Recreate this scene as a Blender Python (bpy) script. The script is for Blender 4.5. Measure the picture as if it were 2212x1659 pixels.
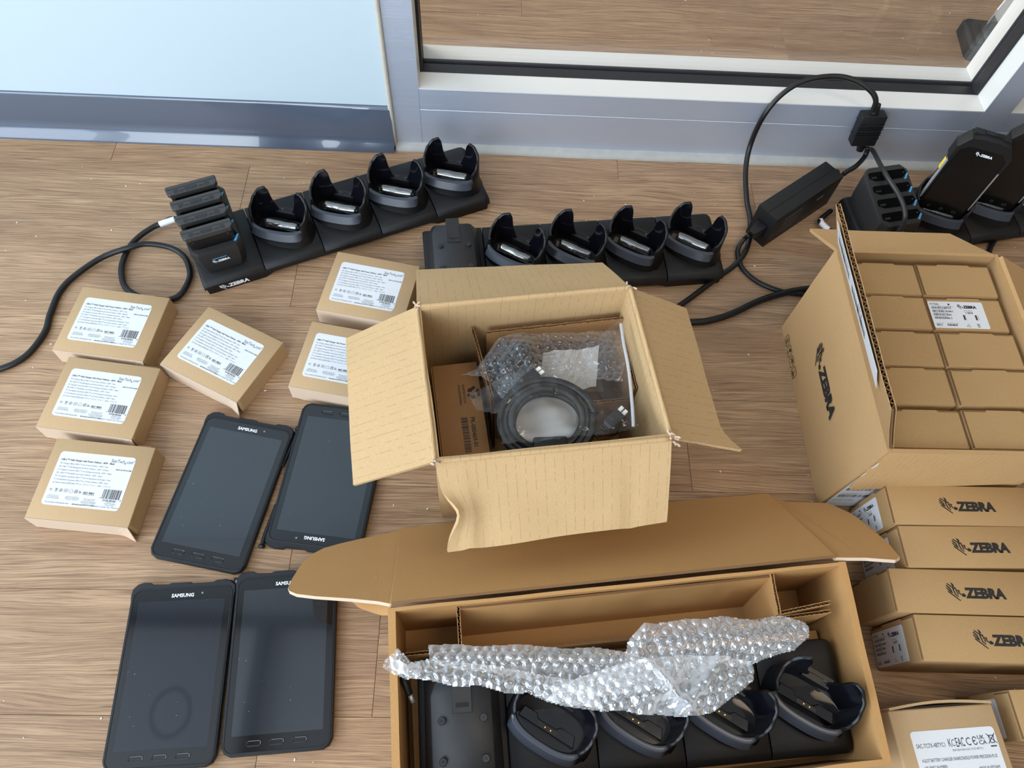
import bpy, bmesh, math, random
from mathutils import Vector, Matrix, noise
R = math.radians
random.seed(4)
for o in list(bpy.data.objects): bpy.data.objects.remove(o)
scene = bpy.context.scene
C = scene.collection

# ------------------------------------------------------------------ camera
FPX = 1567.12
cam_d = bpy.data.cameras.new('camera'); cam = bpy.data.objects.new('camera', cam_d); C.objects.link(cam)
cam_d.sensor_fit = 'HORIZONTAL'; cam_d.sensor_width = 36; cam_d.lens = FPX/2212*36
cam_d.clip_start = .02; cam_d.clip_end = 60
cam.matrix_world = Matrix.Translation((0, 0, .9915)) @ (Matrix.Rotation(-.0843772, 4, 'Z') @ Matrix.Rotation(.4888517, 4, 'X') @ Matrix.Rotation(.0995694, 4, 'Z'))
scene.camera = cam

# ------------------------------------------------------------------ world, daylight, exposure
world = bpy.data.worlds.new('sky'); scene.world = world; world.use_nodes = True
bg = world.node_tree.nodes['Background']; bg.inputs[0].default_value = (.62, .78, 1.0, 1); bg.inputs[1].default_value = .25
def area(name, loc, rot, sx, sy, power, col):
    d = bpy.data.lights.new(name, 'AREA'); d.shape = 'RECTANGLE'; d.size = sx; d.size_y = sy; d.energy = power; d.color = col
    o = bpy.data.objects.new(name, d); C.objects.link(o); o.location = loc; o.rotation_euler = rot
    return o
# daylight entering through the window openings of the near room
area('daylight_left_window', (-2.38, -.75, 1.45), (0, R(-90), 0), 2.0, 2.8, 66, (.74, .86, 1.0))
area('daylight_back_window', (-1.2, -2.38, 1.5), (R(90), 0, 0), 2.2, 1.9, 60, (.80, .90, 1.0))
area('far_room_fill_light', (-2.38, 2.7, 1.45), (0, R(-90), 0), 2.0, 2.0, 76, (1.0, .96, .9))  # area light added to brighten the floor beyond the glass; its window is unseen
area('warm_fill_light', (1.1, -.25, 2.69), (0, 0, 0), 1.2, .6, 10, (1.0, .80, .55))  # assumed source, added to warm and brighten the right-hand side
scene.cycles.transparent_max_bounces = 24
scene.view_settings.view_transform = 'Standard'; scene.view_settings.look = 'None'
scene.view_settings.exposure = .84; scene.view_settings.gamma = 1; scene.view_settings.use_curve_mapping = False

# ------------------------------------------------------------------ materials
def srgb(r, g, b):
    f = lambda c: c/12.92 if c <= .04045 else ((c+.055)/1.055)**2.4
    return (f(r/255), f(g/255), f(b/255), 1)
MATS = {}
def base_mat(name):
    m = bpy.data.materials.new(name); m.use_nodes = True; nt = m.node_tree
    p = nt.nodes['Principled BSDF']; MATS[name] = m
    return m, nt, p
def N(nt, t, **kw):
    n = nt.nodes.new(t)
    for k, v in kw.items(): setattr(n, k, v)
    return n
def L(nt, a, b): nt.links.new(a, b)
def mixc(nt, fac, a, b, blend='MIX'):
    n = N(nt, 'ShaderNodeMix', data_type='RGBA', blend_type=blend)
    for i, v in ((0, fac), (6, a), (7, b)):
        if isinstance(v, (int, float, tuple)): n.inputs[i].default_value = v
        else: L(nt, v, n.inputs[i])
    return n.outputs[2]
def plain(name, col, rough=.5, metal=0, spec=.5, bump=0, bscale=600, var=.0, coat=0):
    m, nt, p = base_mat(name)
    p.inputs['Base Color'].default_value = col if len(col) == 4 else (*col, 1)
    p.inputs['Roughness'].default_value = rough; p.inputs['Metallic'].default_value = metal
    p.inputs['Specular IOR Level'].default_value = spec; p.inputs['Coat Weight'].default_value = coat
    tc = N(nt, 'ShaderNodeTexCoord'); nz = N(nt, 'ShaderNodeTexNoise'); nz.inputs['Scale'].default_value = bscale; nz.inputs['Detail'].default_value = 3
    L(nt, tc.outputs['Object'], nz.inputs['Vector'])
    if var:
        c = p.inputs['Base Color'].default_value[:]
        d = tuple(x*(1-var) for x in c[:3])+(1,)
        L(nt, mixc(nt, nz.outputs[0], d, c), p.inputs['Base Color'])
    if bump:
        b = N(nt, 'ShaderNodeBump'); b.inputs['Strength'].default_value = bump; b.inputs['Distance'].default_value = .0005
        L(nt, nz.outputs[0], b.inputs['Height']); L(nt, b.outputs[0], p.inputs['Normal'])
    return m
def cardboard(name, col, flute=0, axis=0, pitch=.008, rough=.75, fibre=.16):
    """kraft board: fibre mottling, optional faint flute lines every `pitch` metres along object axis"""
    m, nt, p = base_mat(name); p.inputs['Roughness'].default_value = rough; p.inputs['Specular IOR Level'].default_value = .3
    tc = N(nt, 'ShaderNodeTexCoord')
    mp = N(nt, 'ShaderNodeMapping'); mp.inputs['Scale'].default_value = (900, 260, 900); L(nt, tc.outputs['Object'], mp.inputs[0])
    n1 = N(nt, 'ShaderNodeTexNoise'); n1.inputs['Detail'].default_value = 5; n1.inputs['Scale'].default_value = 1; L(nt, mp.outputs[0], n1.inputs['Vector'])
    n2 = N(nt, 'ShaderNodeTexNoise'); n2.inputs['Scale'].default_value = 22; n2.inputs['Detail'].default_value = 4; L(nt, tc.outputs['Object'], n2.inputs['Vector'])
    dark = tuple(c*(1-fibre*1.7) for c in col[:3])+(1,); light = tuple(min(1, c*(1+fibre)) for c in col[:3])+(1,)
    c1 = mixc(nt, n1.outputs[0], dark, light)
    c2 = mixc(nt, n2.outputs[0], tuple(c*.9 for c in col[:3])+(1,), tuple(min(1, c*1.06) for c in col[:3])+(1,))
    colr = mixc(nt, .45, c1, c2)
    h = n1.outputs[0]
    if flute:
        sx = N(nt, 'ShaderNodeSeparateXYZ'); L(nt, tc.outputs['UV'] if axis == 'uv' else tc.outputs['Object'], sx.inputs[0])
        mo = N(nt, 'ShaderNodeMath', operation='PINGPONG'); mo.inputs[1].default_value = pitch/2
        L(nt, sx.outputs[0 if axis == 'uv' else axis], mo.inputs[0])
        lt = N(nt, 'ShaderNodeMapRange'); lt.inputs[1].default_value = 0; lt.inputs[2].default_value = .00055; lt.inputs[3].default_value = 1; lt.inputs[4].default_value = 0
        L(nt, mo.outputs[0], lt.inputs[0])
        n3 = N(nt, 'ShaderNodeTexNoise'); n3.inputs['Scale'].default_value = 120; L(nt, tc.outputs['Object'], n3.inputs['Vector'])
        br = N(nt, 'ShaderNodeMapRange'); br.inputs[1].default_value = .42; br.inputs[2].default_value = .56; L(nt, n3.outputs[0], br.inputs[0])
        mu = N(nt, 'ShaderNodeMath', operation='MULTIPLY'); L(nt, lt.outputs[0], mu.inputs[0]); L(nt, br.outputs[0], mu.inputs[1])
        m2 = N(nt, 'ShaderNodeMath', operation='MULTIPLY'); m2.inputs[1].default_value = flute; L(nt, mu.outputs[0], m2.inputs[0])
        colr = mixc(nt, m2.outputs[0], colr, tuple(c*.45 for c in col[:3])+(1,))
    L(nt, colr, p.inputs['Base Color'])
    b = N(nt, 'ShaderNodeBump'); b.inputs['Strength'].default_value = .25; b.inputs['Distance'].default_value = .0004
    L(nt, h, b.inputs['Height']); L(nt, b.outputs[0], p.inputs['Normal'])
    return m
def wood():
    m, nt, p = base_mat('wood_plank'); p.inputs['Roughness'].default_value = .42; p.inputs['Specular IOR Level'].default_value = .35
    tc = N(nt, 'ShaderNodeTexCoord'); oi = N(nt, 'ShaderNodeObjectInfo')
    add = N(nt, 'ShaderNodeVectorMath', operation='MULTIPLY_ADD'); add.inputs[1].default_value = (1, 1, 1)
    cx = N(nt, 'ShaderNodeCombineXYZ'); mr = N(nt, 'ShaderNodeMath', operation='MULTIPLY'); mr.inputs[1].default_value = 37
    L(nt, oi.outputs['Random'], mr.inputs[0]); L(nt, mr.outputs[0], cx.inputs[0]); L(nt, mr.outputs[0], cx.inputs[2])
    L(nt, tc.outputs['Object'], add.inputs[0]); L(nt, cx.outputs[0], add.inputs[2])
    # slow warp for cathedral figure
    nw = N(nt, 'ShaderNodeTexNoise'); nw.inputs['Scale'].default_value = 3.2; nw.inputs['Detail'].default_value = 2
    mw = N(nt, 'ShaderNodeMapping'); mw.inputs['Scale'].default_value = (.8, 4, 1); L(nt, add.outputs[0], mw.inputs[0]); L(nt, mw.outputs[0], nw.inputs['Vector'])
    wv = N(nt, 'ShaderNodeVectorMath', operation='SCALE'); wv.inputs['Scale'].default_value = .045
    L(nt, nw.outputs[1], wv.inputs[0])
    a2 = N(nt, 'ShaderNodeVectorMath', operation='ADD'); L(nt, add.outputs[0], a2.inputs[0]); L(nt, wv.outputs[0], a2.inputs[1])
    def streak(sx, sy, det, rough=.6):
        mp = N(nt, 'ShaderNodeMapping'); mp.inputs['Scale'].default_value = (sx, sy, 1); L(nt, a2.outputs[0], mp.inputs[0])
        n = N(nt, 'ShaderNodeTexNoise'); n.inputs['Scale'].default_value = 1; n.inputs['Detail'].default_value = det; n.inputs['Roughness'].default_value = rough
        L(nt, mp.outputs[0], n.inputs['Vector']); return n.outputs[0]
    s1 = streak(9, 560, 6, .65); s2 = streak(3.5, 26, 3); s3 = streak(20, 1300, 4, .6)
    def rng(v, lo, hi):
        r = N(nt, 'ShaderNodeMapRange'); r.inputs[1].default_value = lo; r.inputs[2].default_value = hi; L(nt, v, r.inputs[0]); return r.outputs[0]
    c = mixc(nt, rng(s2, .3, .7), srgb(158, 126, 96), srgb(190, 157, 122))
    c = mixc(nt, rng(s1, .34, .60), srgb(128, 99, 74), c)
    dk = mixc(nt, rng(s3, .30, .50), (.52, .49, .47, 1), (1, 1, 1, 1))
    c = mixc(nt, 1.0, c, dk, 'MULTIPLY')
    tint = N(nt, 'ShaderNodeMapRange'); tint.inputs[3].default_value = .92; tint.inputs[4].default_value = 1.07; L(nt, oi.outputs['Random'], tint.inputs[0])
    hs = N(nt, 'ShaderNodeHueSaturation'); L(nt, c, hs.inputs['Color']); L(nt, tint.outputs[0], hs.inputs['Value'])
    L(nt, hs.outputs[0], p.inputs['Base Color'])
    b = N(nt, 'ShaderNodeBump'); b.inputs['Strength'].default_value = .3; b.inputs['Distance'].default_value = .0005
    L(nt, s1, b.inputs['Height']); L(nt, b.outputs[0], p.inputs['Normal'])
    return m
def film(name, alpha, tint, rough, spec_boost=.0, bump=0, bscale=90, edge=0.0):
    """clear plastic film: transparent, with fresnel gloss and a little milky scatter"""
    m, nt, p = base_mat(name); nt.nodes.remove(p); out = nt.nodes['Material Output']
    tr = N(nt, 'ShaderNodeBsdfTransparent'); tr.inputs[0].default_value = (.97, .975, .98, 1)
    df = N(nt, 'ShaderNodeBsdfDiffuse'); df.inputs[0].default_value = tint
    tl = N(nt, 'ShaderNodeBsdfTranslucent'); tl.inputs[0].default_value = tint
    gl = N(nt, 'ShaderNodeBsdfGlossy'); gl.inputs[0].default_value = (1, 1, 1, 1); gl.inputs['Roughness'].default_value = rough
    mk = N(nt, 'ShaderNodeMixShader'); mk.inputs[0].default_value = .4; L(nt, df.outputs[0], mk.inputs[1]); L(nt, tl.outputs[0], mk.inputs[2])
    m1 = N(nt, 'ShaderNodeMixShader'); m1.inputs[0].default_value = alpha
    if edge:   # film seen edge-on is a longer path through the plastic: whiter
        lw = N(nt, 'ShaderNodeLayerWeight'); lw.inputs[0].default_value = .5; er = N(nt, 'ShaderNodeMapRange'); er.inputs[1].default_value = .12; er.inputs[2].default_value = .7; er.inputs[3].default_value = alpha; er.inputs[4].default_value = edge
        L(nt, lw.outputs['Facing'], er.inputs[0]); L(nt, er.outputs[0], m1.inputs[0])
    L(nt, tr.outputs[0], m1.inputs[1]); L(nt, mk.outputs[0], m1.inputs[2])
    fr = N(nt, 'ShaderNodeFresnel'); ge = N(nt, 'ShaderNodeNewGeometry'); io = N(nt, 'ShaderNodeMapRange'); io.inputs[3].default_value = 1.5; io.inputs[4].default_value = 1/1.5
    L(nt, ge.outputs['Backfacing'], io.inputs[0]); L(nt, io.outputs[0], fr.inputs[0])   # a thin sheet reflects alike from both sides
    ad = N(nt, 'ShaderNodeMath', operation='ADD', use_clamp=True); ad.inputs[1].default_value = spec_boost; L(nt, fr.outputs[0], ad.inputs[0])
    m2 = N(nt, 'ShaderNodeMixShader'); L(nt, ad.outputs[0], m2.inputs[0]); L(nt, m1.outputs[0], m2.inputs[1]); L(nt, gl.outputs[0], m2.inputs[2])
    L(nt, m2.outputs[0], out.inputs[0])
    if bump:
        tc = N(nt, 'ShaderNodeTexCoord'); nz = N(nt, 'ShaderNodeTexNoise'); nz.inputs['Scale'].default_value = bscale; nz.inputs['Detail'].default_value = 3
        L(nt, tc.outputs['Object'], nz.inputs['Vector']); b = N(nt, 'ShaderNodeBump'); b.inputs['Strength'].default_value = bump; b.inputs['Distance'].default_value = .004
        L(nt, nz.outputs[0], b.inputs['Height']); L(nt, b.outputs[0], gl.inputs['Normal']); L(nt, b.outputs[0], fr.inputs['Normal'])
    return m
def brushed(name, col, rough, metal=.9):
    """aluminium brushed along x: fine ridges spread its reflections up and down"""
    m, nt, p = base_mat(name); p.inputs['Metallic'].default_value = metal; p.inputs['Roughness'].default_value = rough
    tc = N(nt, 'ShaderNodeTexCoord'); mp = N(nt, 'ShaderNodeMapping'); mp.inputs['Scale'].default_value = (3, 3, 3500); L(nt, tc.outputs['Object'], mp.inputs[0])
    n = N(nt, 'ShaderNodeTexNoise'); n.inputs['Scale'].default_value = 1; n.inputs['Detail'].default_value = 4; L(nt, mp.outputs[0], n.inputs['Vector'])
    L(nt, mixc(nt, n.outputs[0], tuple(c*.93 for c in col)+(1,), tuple(min(1, c*1.03) for c in col)+(1,)), p.inputs['Base Color'])
    b = N(nt, 'ShaderNodeBump'); b.inputs['Strength'].default_value = .7; b.inputs['Distance'].default_value = .00025
    L(nt, n.outputs[0], b.inputs['Height']); L(nt, b.outputs[0], p.inputs['Normal'])
    return m
def screen_mat(name, col, ring=False):
    m, nt, p = base_mat(name); p.inputs['Base Color'].default_value = col; p.inputs['Roughness'].default_value = .06; p.inputs['Specular IOR Level'].default_value = .75
    tc = N(nt, 'ShaderNodeTexCoord')
    v = N(nt, 'ShaderNodeTexVoronoi'); v.inputs['Scale'].default_value = 95; L(nt, tc.outputs['Object'], v.inputs['Vector'])   # dust specks
    r = N(nt, 'ShaderNodeMapRange'); r.inputs[1].default_value = .035; r.inputs[2].default_value = .05; r.inputs[3].default_value = 1; r.inputs[4].default_value = 0; L(nt, v.outputs['Distance'], r.inputs[0])
    nz = N(nt, 'ShaderNodeTexNoise'); nz.inputs['Scale'].default_value = 55; L(nt, tc.outputs['Object'], nz.inputs['Vector'])
    rr = N(nt, 'ShaderNodeMapRange'); rr.inputs[1].default_value = .52; rr.inputs[2].default_value = .6; L(nt, nz.outputs[0], rr.inputs[0])
    mu = N(nt, 'ShaderNodeMath', operation='MULTIPLY'); L(nt, r.outputs[0], mu.inputs[0]); L(nt, rr.outputs[0], mu.inputs[1])
    L(nt, mixc(nt, mu.outputs[0], col, (.35, .36, .38, 1)), p.inputs['Base Color'])
    if ring:   # soft ring, rougher and less specular than the rest
        sub = N(nt, 'ShaderNodeVectorMath', operation='SUBTRACT'); sub.inputs[1].default_value = (.006, -.047, 0); L(nt, tc.outputs['Object'], sub.inputs[0])
        ml = N(nt, 'ShaderNodeVectorMath', operation='MULTIPLY'); ml.inputs[1].default_value = (1, .85, 0); L(nt, sub.outputs[0], ml.inputs[0])
        ln = N(nt, 'ShaderNodeVectorMath', operation='LENGTH'); L(nt, ml.outputs[0], ln.inputs[0])
        d = N(nt, 'ShaderNodeMath', operation='SUBTRACT'); d.inputs[1].default_value = .0225; L(nt, ln.outputs['Value'], d.inputs[0])
        ab = N(nt, 'ShaderNodeMath', operation='ABSOLUTE'); L(nt, d.outputs[0], ab.inputs[0])
        r2 = N(nt, 'ShaderNodeMapRange'); r2.inputs[1].default_value = .0005; r2.inputs[2].default_value = .0050; r2.inputs[3].default_value = .26; r2.inputs[4].default_value = .06; L(nt, ab.outputs[0], r2.inputs[0])
        L(nt, r2.outputs[0], p.inputs['Roughness'])
        r3 = N(nt, 'ShaderNodeMapRange'); r3.inputs[1].default_value = .0005; r3.inputs[2].default_value = .0050; r3.inputs[3].default_value = .38; r3.inputs[4].default_value = .55; L(nt, ab.outputs[0], r3.inputs[0])
        L(nt, r3.outputs[0], p.inputs['Specular IOR Level'])
    return m

M = {}
M['wood'] = wood()
M['wall'] = plain('wall_paint', (.475, .57, .615), .55, bump=.12, bscale=260)
M['wall_tan'] = plain('tan_wall_paint', (.30, .25, .19), .6)
M['cove'] = plain('vinyl_cove_base', srgb(76, 85, 100), .22, bump=.05, bscale=90, coat=.7)
M['alu'] = brushed('satin_aluminium', (.60, .67, .80), .38, .66)
M['alu_lit'] = plain('lit_aluminium', (.62, .615, .585), .38, bump=.05)  # pale copy of the frame metal, brightness of its lit faces painted in
M['gasket'] = plain('black_rubber_gasket', (.012, .012, .014), .5, bump=.2, bscale=500)
M['sealant'] = plain('white_sealant', (.47, .47, .44), .5, var=.25, bscale=60)
M['bead'] = plain('beige_caulk', (.55, .52, .44), .6, var=.2, bscale=90)
M['glass'] = film('window_glass', .015, (.8, .85, .9, 1), .01)
M['ceiling'] = plain('ceiling_paint', (.60, .61, .63), .8)
M['beam'] = plain('ceiling_beam_paint', (.10, .10, .11), .7)
M['tc'] = cardboard('kraft_device_carton', srgb(170, 136, 92))
M['tc_edge'] = cardboard('kraft_board_edge', srgb(120, 88, 56))
M['ship'] = cardboard('kraft_shipping_box', srgb(190, 158, 114), .75, 0, .0115, fibre=.2)
M['ship_uv'] = cardboard('kraft_shipping_box_fluted', srgb(190, 158, 114), .75, 'uv', .0115, fibre=.2)
M['zeb'] = cardboard('kraft_master_carton', srgb(178, 142, 97))
M['zeb_uv'] = cardboard('kraft_master_carton_inside', srgb(186, 149, 102), .55, 'uv', .0085)
M['long'] = cardboard('kraft_long_box', srgb(182, 138, 86))
M['star'] = cardboard('kraft_charger_box', srgb(178, 148, 110), fibre=.1)
M['star_pale'] = cardboard('kraft_box_inside_pale', srgb(196, 172, 148), fibre=.08)
M['pk'] = cardboard('kraft_flat_box', srgb(150, 112, 72))
M['paper'] = plain('white_label_paper', (.64, .65, .66), .5)
M['paper2'] = plain('white_sheet_paper', (.46, .45, .42), .7)
M['ink'] = plain('black_ink', (.012, .012, .012), .6)
M['ink_grey'] = plain('grey_ink', (.16, .16, .17), .6)
M['ink_blue'] = plain('dark_blue_ink', (.03, .035, .06), .6)
M['white_ink'] = plain('white_print', (.75, .76, .78), .5)
M['plastic'] = plain('black_textured_plastic', (.0080, .0080, .0084), .5, spec=.32, bump=.35, bscale=1500)
M['plastic_s'] = plain('black_satin_plastic', (.0055, .0055, .0062), .38, spec=.35, bump=.1, bscale=900)
M['gloss'] = plain('gloss_black_plastic', (.004, .004, .006), .1, spec=.6)
M['lip'] = plain('grey_satin_plastic', (.040, .045, .058), .30)
M['charger_grey'] = plain('charcoal_plastic', (.018, .018, .0185), .45, spec=.4, bump=.2, bscale=1500)
M['slot'] = plain('painted_slot_shade', (.002, .002, .002), .9, spec=.05)
M['cap'] = plain('battery_cap_plastic', (.042, .042, .041), .5, spec=.4, bump=.2, bscale=1500)
M['shelf_film'] = plain('clear_shelf_film', (.20, .195, .185), .12, metal=.9)
M['blue'] = plain('blue_mark', srgb(70, 150, 200), .5)
M['cable'] = plain('black_cable_jacket', (.006, .006, .0065), .42, spec=.4, bump=.1, bscale=400)
M['cable_grey'] = plain('dark_grey_cable', (.018, .018, .019), .45)
M['tag'] = plain('cable_tag', (.72, .74, .76), .35)
M['rubber'] = plain('tablet_case_rubber', (.007, .008, .010), .5, spec=.4, bump=.2, bscale=1400)
M['bezel'] = plain('tablet_bezel_glass', (.006, .006, .0056), .07, spec=.6)
M['lcd'] = screen_mat('tablet_display', (.018, .0205, .024, 1))
M['lcd_ring'] = screen_mat('tablet_display_ringed', (.014, .0152, .0195, 1), True)
M['lcd_dev'] = plain('handheld_display', (.008, .007, .006), .12)
M['silver'] = plain('silver_trim', (.55, .57, .6), .35, metal=.6)
M['yellow'] = plain('yellow_button', (.8, .6, .05), .4)
M['screw'] = plain('black_screw', (.05, .05, .055), .3, metal=.6)
M['gold'] = plain('gold_pin', (.8, .55, .2), .25, metal=1)
M['bubble'] = film('bubble_wrap', .27, (.97, .985, 1.0, 1), .07, .12, edge=.85)
M['bubble_thin'] = film('clear_bubble_bag', .03, (.9, .91, .95, 1), .09, .03, .35, 120, .30)
M['bag'] = film('clear_zip_bag', .02, (.9, .89, .88, 1), .07, .0, .8, 60)
M['zip'] = film('zip_strip', .5, (.8, .82, .84, 1), .15, .05)
M['tape'] = plain('white_tape', (.8, .81, .82), .4)
M['white_plastic'] = plain('white_connector', (.75, .74, .68), .4)
M['steel'] = plain('galvanised_steel', (.5, .51, .5), .35, metal=.7)
M['crumb'] = plain('pale_crumb', (.75, .72, .66), .8)

# ------------------------------------------------------------------ mesh helpers
class MB:
    def __init__(s): s.v = []; s.f = []; s.m = []; s.mi = 0; s.T = Matrix(); s.uv = None
    def add(s, vs, fs):
        b = len(s.v); s.v += [(s.T @ Vector(v))[:] for v in vs]; s.f += [tuple(b+i for i in f) for f in fs]; s.m += [s.mi]*len(fs); return s
    def box(s, x0, x1, y0, y1, z0, z1):
        return s.add([(x0,y0,z0),(x1,y0,z0),(x1,y1,z0),(x0,y1,z0),(x0,y0,z1),(x1,y0,z1),(x1,y1,z1),(x0,y1,z1)],
                     [(0,3,2,1),(4,5,6,7),(0,1,5,4),(1,2,6,5),(2,3,7,6),(3,0,4,7)])
    def rbox(s, x0, x1, y0, y1, z0, z1, r=.001, seg=2):
        bm = bmesh.new(); bmesh.ops.create_cube(bm, size=1)
        for v in bm.verts: v.co = Vector(((x0+x1)/2+v.co.x*(x1-x0), (y0+y1)/2+v.co.y*(y1-y0), (z0+z1)/2+v.co.z*(z1-z0)))
        bmesh.ops.bevel(bm, geom=bm.edges[:], offset=r, segments=seg, profile=.5, affect='EDGES')
        bm.verts.index_update(); s.add([v.co[:] for v in bm.verts], [[v.index for v in f.verts] for f in bm.faces]); bm.free(); return s
    def prism(s, poly, z0, z1, bev=0):
        """vertical prism of a counter-clockwise polygon, optional top chamfer"""
        n = len(poly); rings = [[(x, y, z0) for x, y in poly]]
        if bev:
            rings.append([(x, y, z1-bev) for x, y in poly]); rings.append([(x, y, z1) for x, y in inset(poly, bev)])
        else: rings.append([(x, y, z1) for x, y in poly])
        return s.loft(rings, True, True)
    def loft(s, rings, cap0=True, cap1=True, closed=True):
        n = len(rings[0]); vs = [p for r in rings for p in r]; fs = []
        for i in range(len(rings)-1):
            for j in range(n if closed else n-1):
                k = (j+1) % n; fs.append((i*n+j, i*n+k, (i+1)*n+k, (i+1)*n+j))
        if cap0: fs.append(tuple(reversed(range(n))))
        if cap1: fs.append(tuple(range((len(rings)-1)*n, len(rings)*n)))
        return s.add(vs, fs)
    def cyl(s, c, r, z0, z1, n=16, r1=None):
        r1 = r if r1 is None else r1
        ring = lambda rr, z: [(c[0]+rr*math.cos(2*math.pi*i/n), c[1]+rr*math.sin(2*math.pi*i/n), z) for i in range(n)]
        return s.loft([ring(r, z0), ring(r1, z1)])
    def tube(s, path, r, n=10, sub=6):
        P = catmull([Vector(p) for p in path], sub); rings = []; up = Vector((0, 0, 1)); prev = None
        for i, p in enumerate(P):
            t = (P[min(i+1, len(P)-1)]-P[max(i-1, 0)]).normalized()
            a = prev if prev else (up.cross(t) if abs(t.z) < .95 else Vector((1, 0, 0)))
            a = (a - t*a.dot(t)).normalized(); prev = a; b = t.cross(a)
            rr = r(i/(len(P)-1)) if callable(r) else r
            rings.append([(p+a*rr*math.cos(2*math.pi*k/n)+b*rr*math.sin(2*math.pi*k/n))[:] for k in range(n)])
        return s.loft(rings)
    def sheet(s, fn, nu, nv, thick=0):
        """surface fn(u,v)->Vector over the unit square; thick>0 closes it into a slab below"""
        g = [[Vector(fn(i/nu, j/nv)) for j in range(nv+1)] for i in range(nu+1)]
        vs = [p[:] for r in g for p in r]; w = nv+1; idx = lambda i, j: i*w+j; fs = []
        for i in range(nu):
            for j in range(nv): fs.append((idx(i,j), idx(i+1,j), idx(i+1,j+1), idx(i,j+1)))
        if thick:
            B = len(vs)
            for i in range(nu+1):
                for j in range(nv+1):
                    du = g[min(i+1,nu)][j]-g[max(i-1,0)][j]; dv = g[i][min(j+1,nv)]-g[i][max(j-1,0)]
                    vs.append((g[i][j]-du.cross(dv).normalized()*thick)[:])
            fs += [tuple(B+k for k in reversed(f)) for f in fs[:]]
            ring = [idx(i,0) for i in range(nu+1)]+[idx(nu,j) for j in range(1,nv+1)]+[idx(i,nv) for i in range(nu-1,-1,-1)]+[idx(0,j) for j in range(nv-1,0,-1)]
            for a, b in zip(ring, ring[1:]+ring[:1]): fs.append((a, B+a, B+b, b))
        return s.add(vs, fs)
    def flat(s, polys, fn):
        """2-D polygons / (verts, faces) mapped through fn(x,y)->3-D"""
        for p in polys:
            if isinstance(p, tuple): s.add([fn(x, y) for x, y in p[0]], p[1])
            else: s.add([fn(x, y) for x, y in p], [tuple(range(len(p)))])
        return s
    def build(s, name, mat, parent=None, smooth=False, angle=None):
        me = bpy.data.meshes.new(name); me.from_pydata(s.v, [], s.f)
        for m in (mat if isinstance(mat, (list, tuple)) else [mat]): me.materials.append(m)
        if isinstance(mat, (list, tuple)): me.polygons.foreach_set('material_index', s.m)
        if smooth or angle: me.polygons.foreach_set('use_smooth', [True]*len(me.polygons))
        if angle: me.set_sharp_from_angle(angle=R(angle))
        me.update(); o = bpy.data.objects.new(name, me); C.objects.link(o)
        if parent is not None: o.parent = parent
        return o
def inset(poly, d):
    n = len(poly); out = []
    for i in range(n):
        p0, p1, p2 = Vector(poly[i-1]), Vector(poly[i]), Vector(poly[(i+1) % n])
        e1 = (p1-p0).normalized(); e2 = (p2-p1).normalized(); n1 = Vector((-e1.y, e1.x)); n2 = Vector((-e2.y, e2.x))
        b = (n1+n2); b = b/max(.3, b.length_squared)*2 if b.length > 1e-6 else n1
        out.append((p1+b*d)[:])
    return out
def catmull(P, sub):
    if len(P) < 3: return P
    out = []
    for i in range(len(P)-1):
        p0, p1, p2, p3 = P[max(i-1,0)], P[i], P[i+1], P[min(i+2,len(P)-1)]
        for k in range(sub):
            t = k/sub
            out.append(.5*((2*p1)+(p2-p0)*t+(2*p0-5*p1+4*p2-p3)*t*t+(3*p1-p0-3*p2+p3)*t**3))
    return out+[P[-1]]
def rrect(x0, x1, y0, y1, r, n=5):
    pts = []
    for cx, cy, a in ((x1-r,y1-r,0),(x0+r,y1-r,90),(x0+r,y0+r,180),(x1-r,y0+r,270)):
        for k in range(n+1): t = R(a+90*k/n); pts.append((cx+r*math.cos(t), cy+r*math.sin(t)))
    return pts
def lerp(a, b, t): return a+(b-a)*t
def bil(q, u, v):
    a, b, c, d = [Vector(p) for p in q]; return a.lerp(b, u).lerp(d.lerp(c, u), v)
def thing(name, label, cat, loc=(0,0,0), rz=0, group=None):
    o = bpy.data.objects.new(name, None); C.objects.link(o); o.empty_display_size = .02
    o.location = loc; o.rotation_euler = (0, 0, R(rz)); return tag(o, label, cat, group)
def tag(o, label, cat, group=None):
    o['label'] = label; o['category'] = cat
    if group: o['group'] = group
    return o
def struct(o, label=None):
    o['kind'] = 'structure'
    if label: o['label'] = label
    return o
def dup(root, loc=None, rz=None, label=None):
    r = root.copy(); C.objects.link(r)
    if loc is not None: r.location = loc
    if rz is not None: r.rotation_euler = (0, 0, R(rz))
    if label: r['label'] = label
    def rec(a, b):
        for ch in list(a.children):
            if ch == b: continue
            c = ch.copy(); C.objects.link(c); c.parent = b; rec(ch, c)
    rec(root, r); return r

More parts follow.
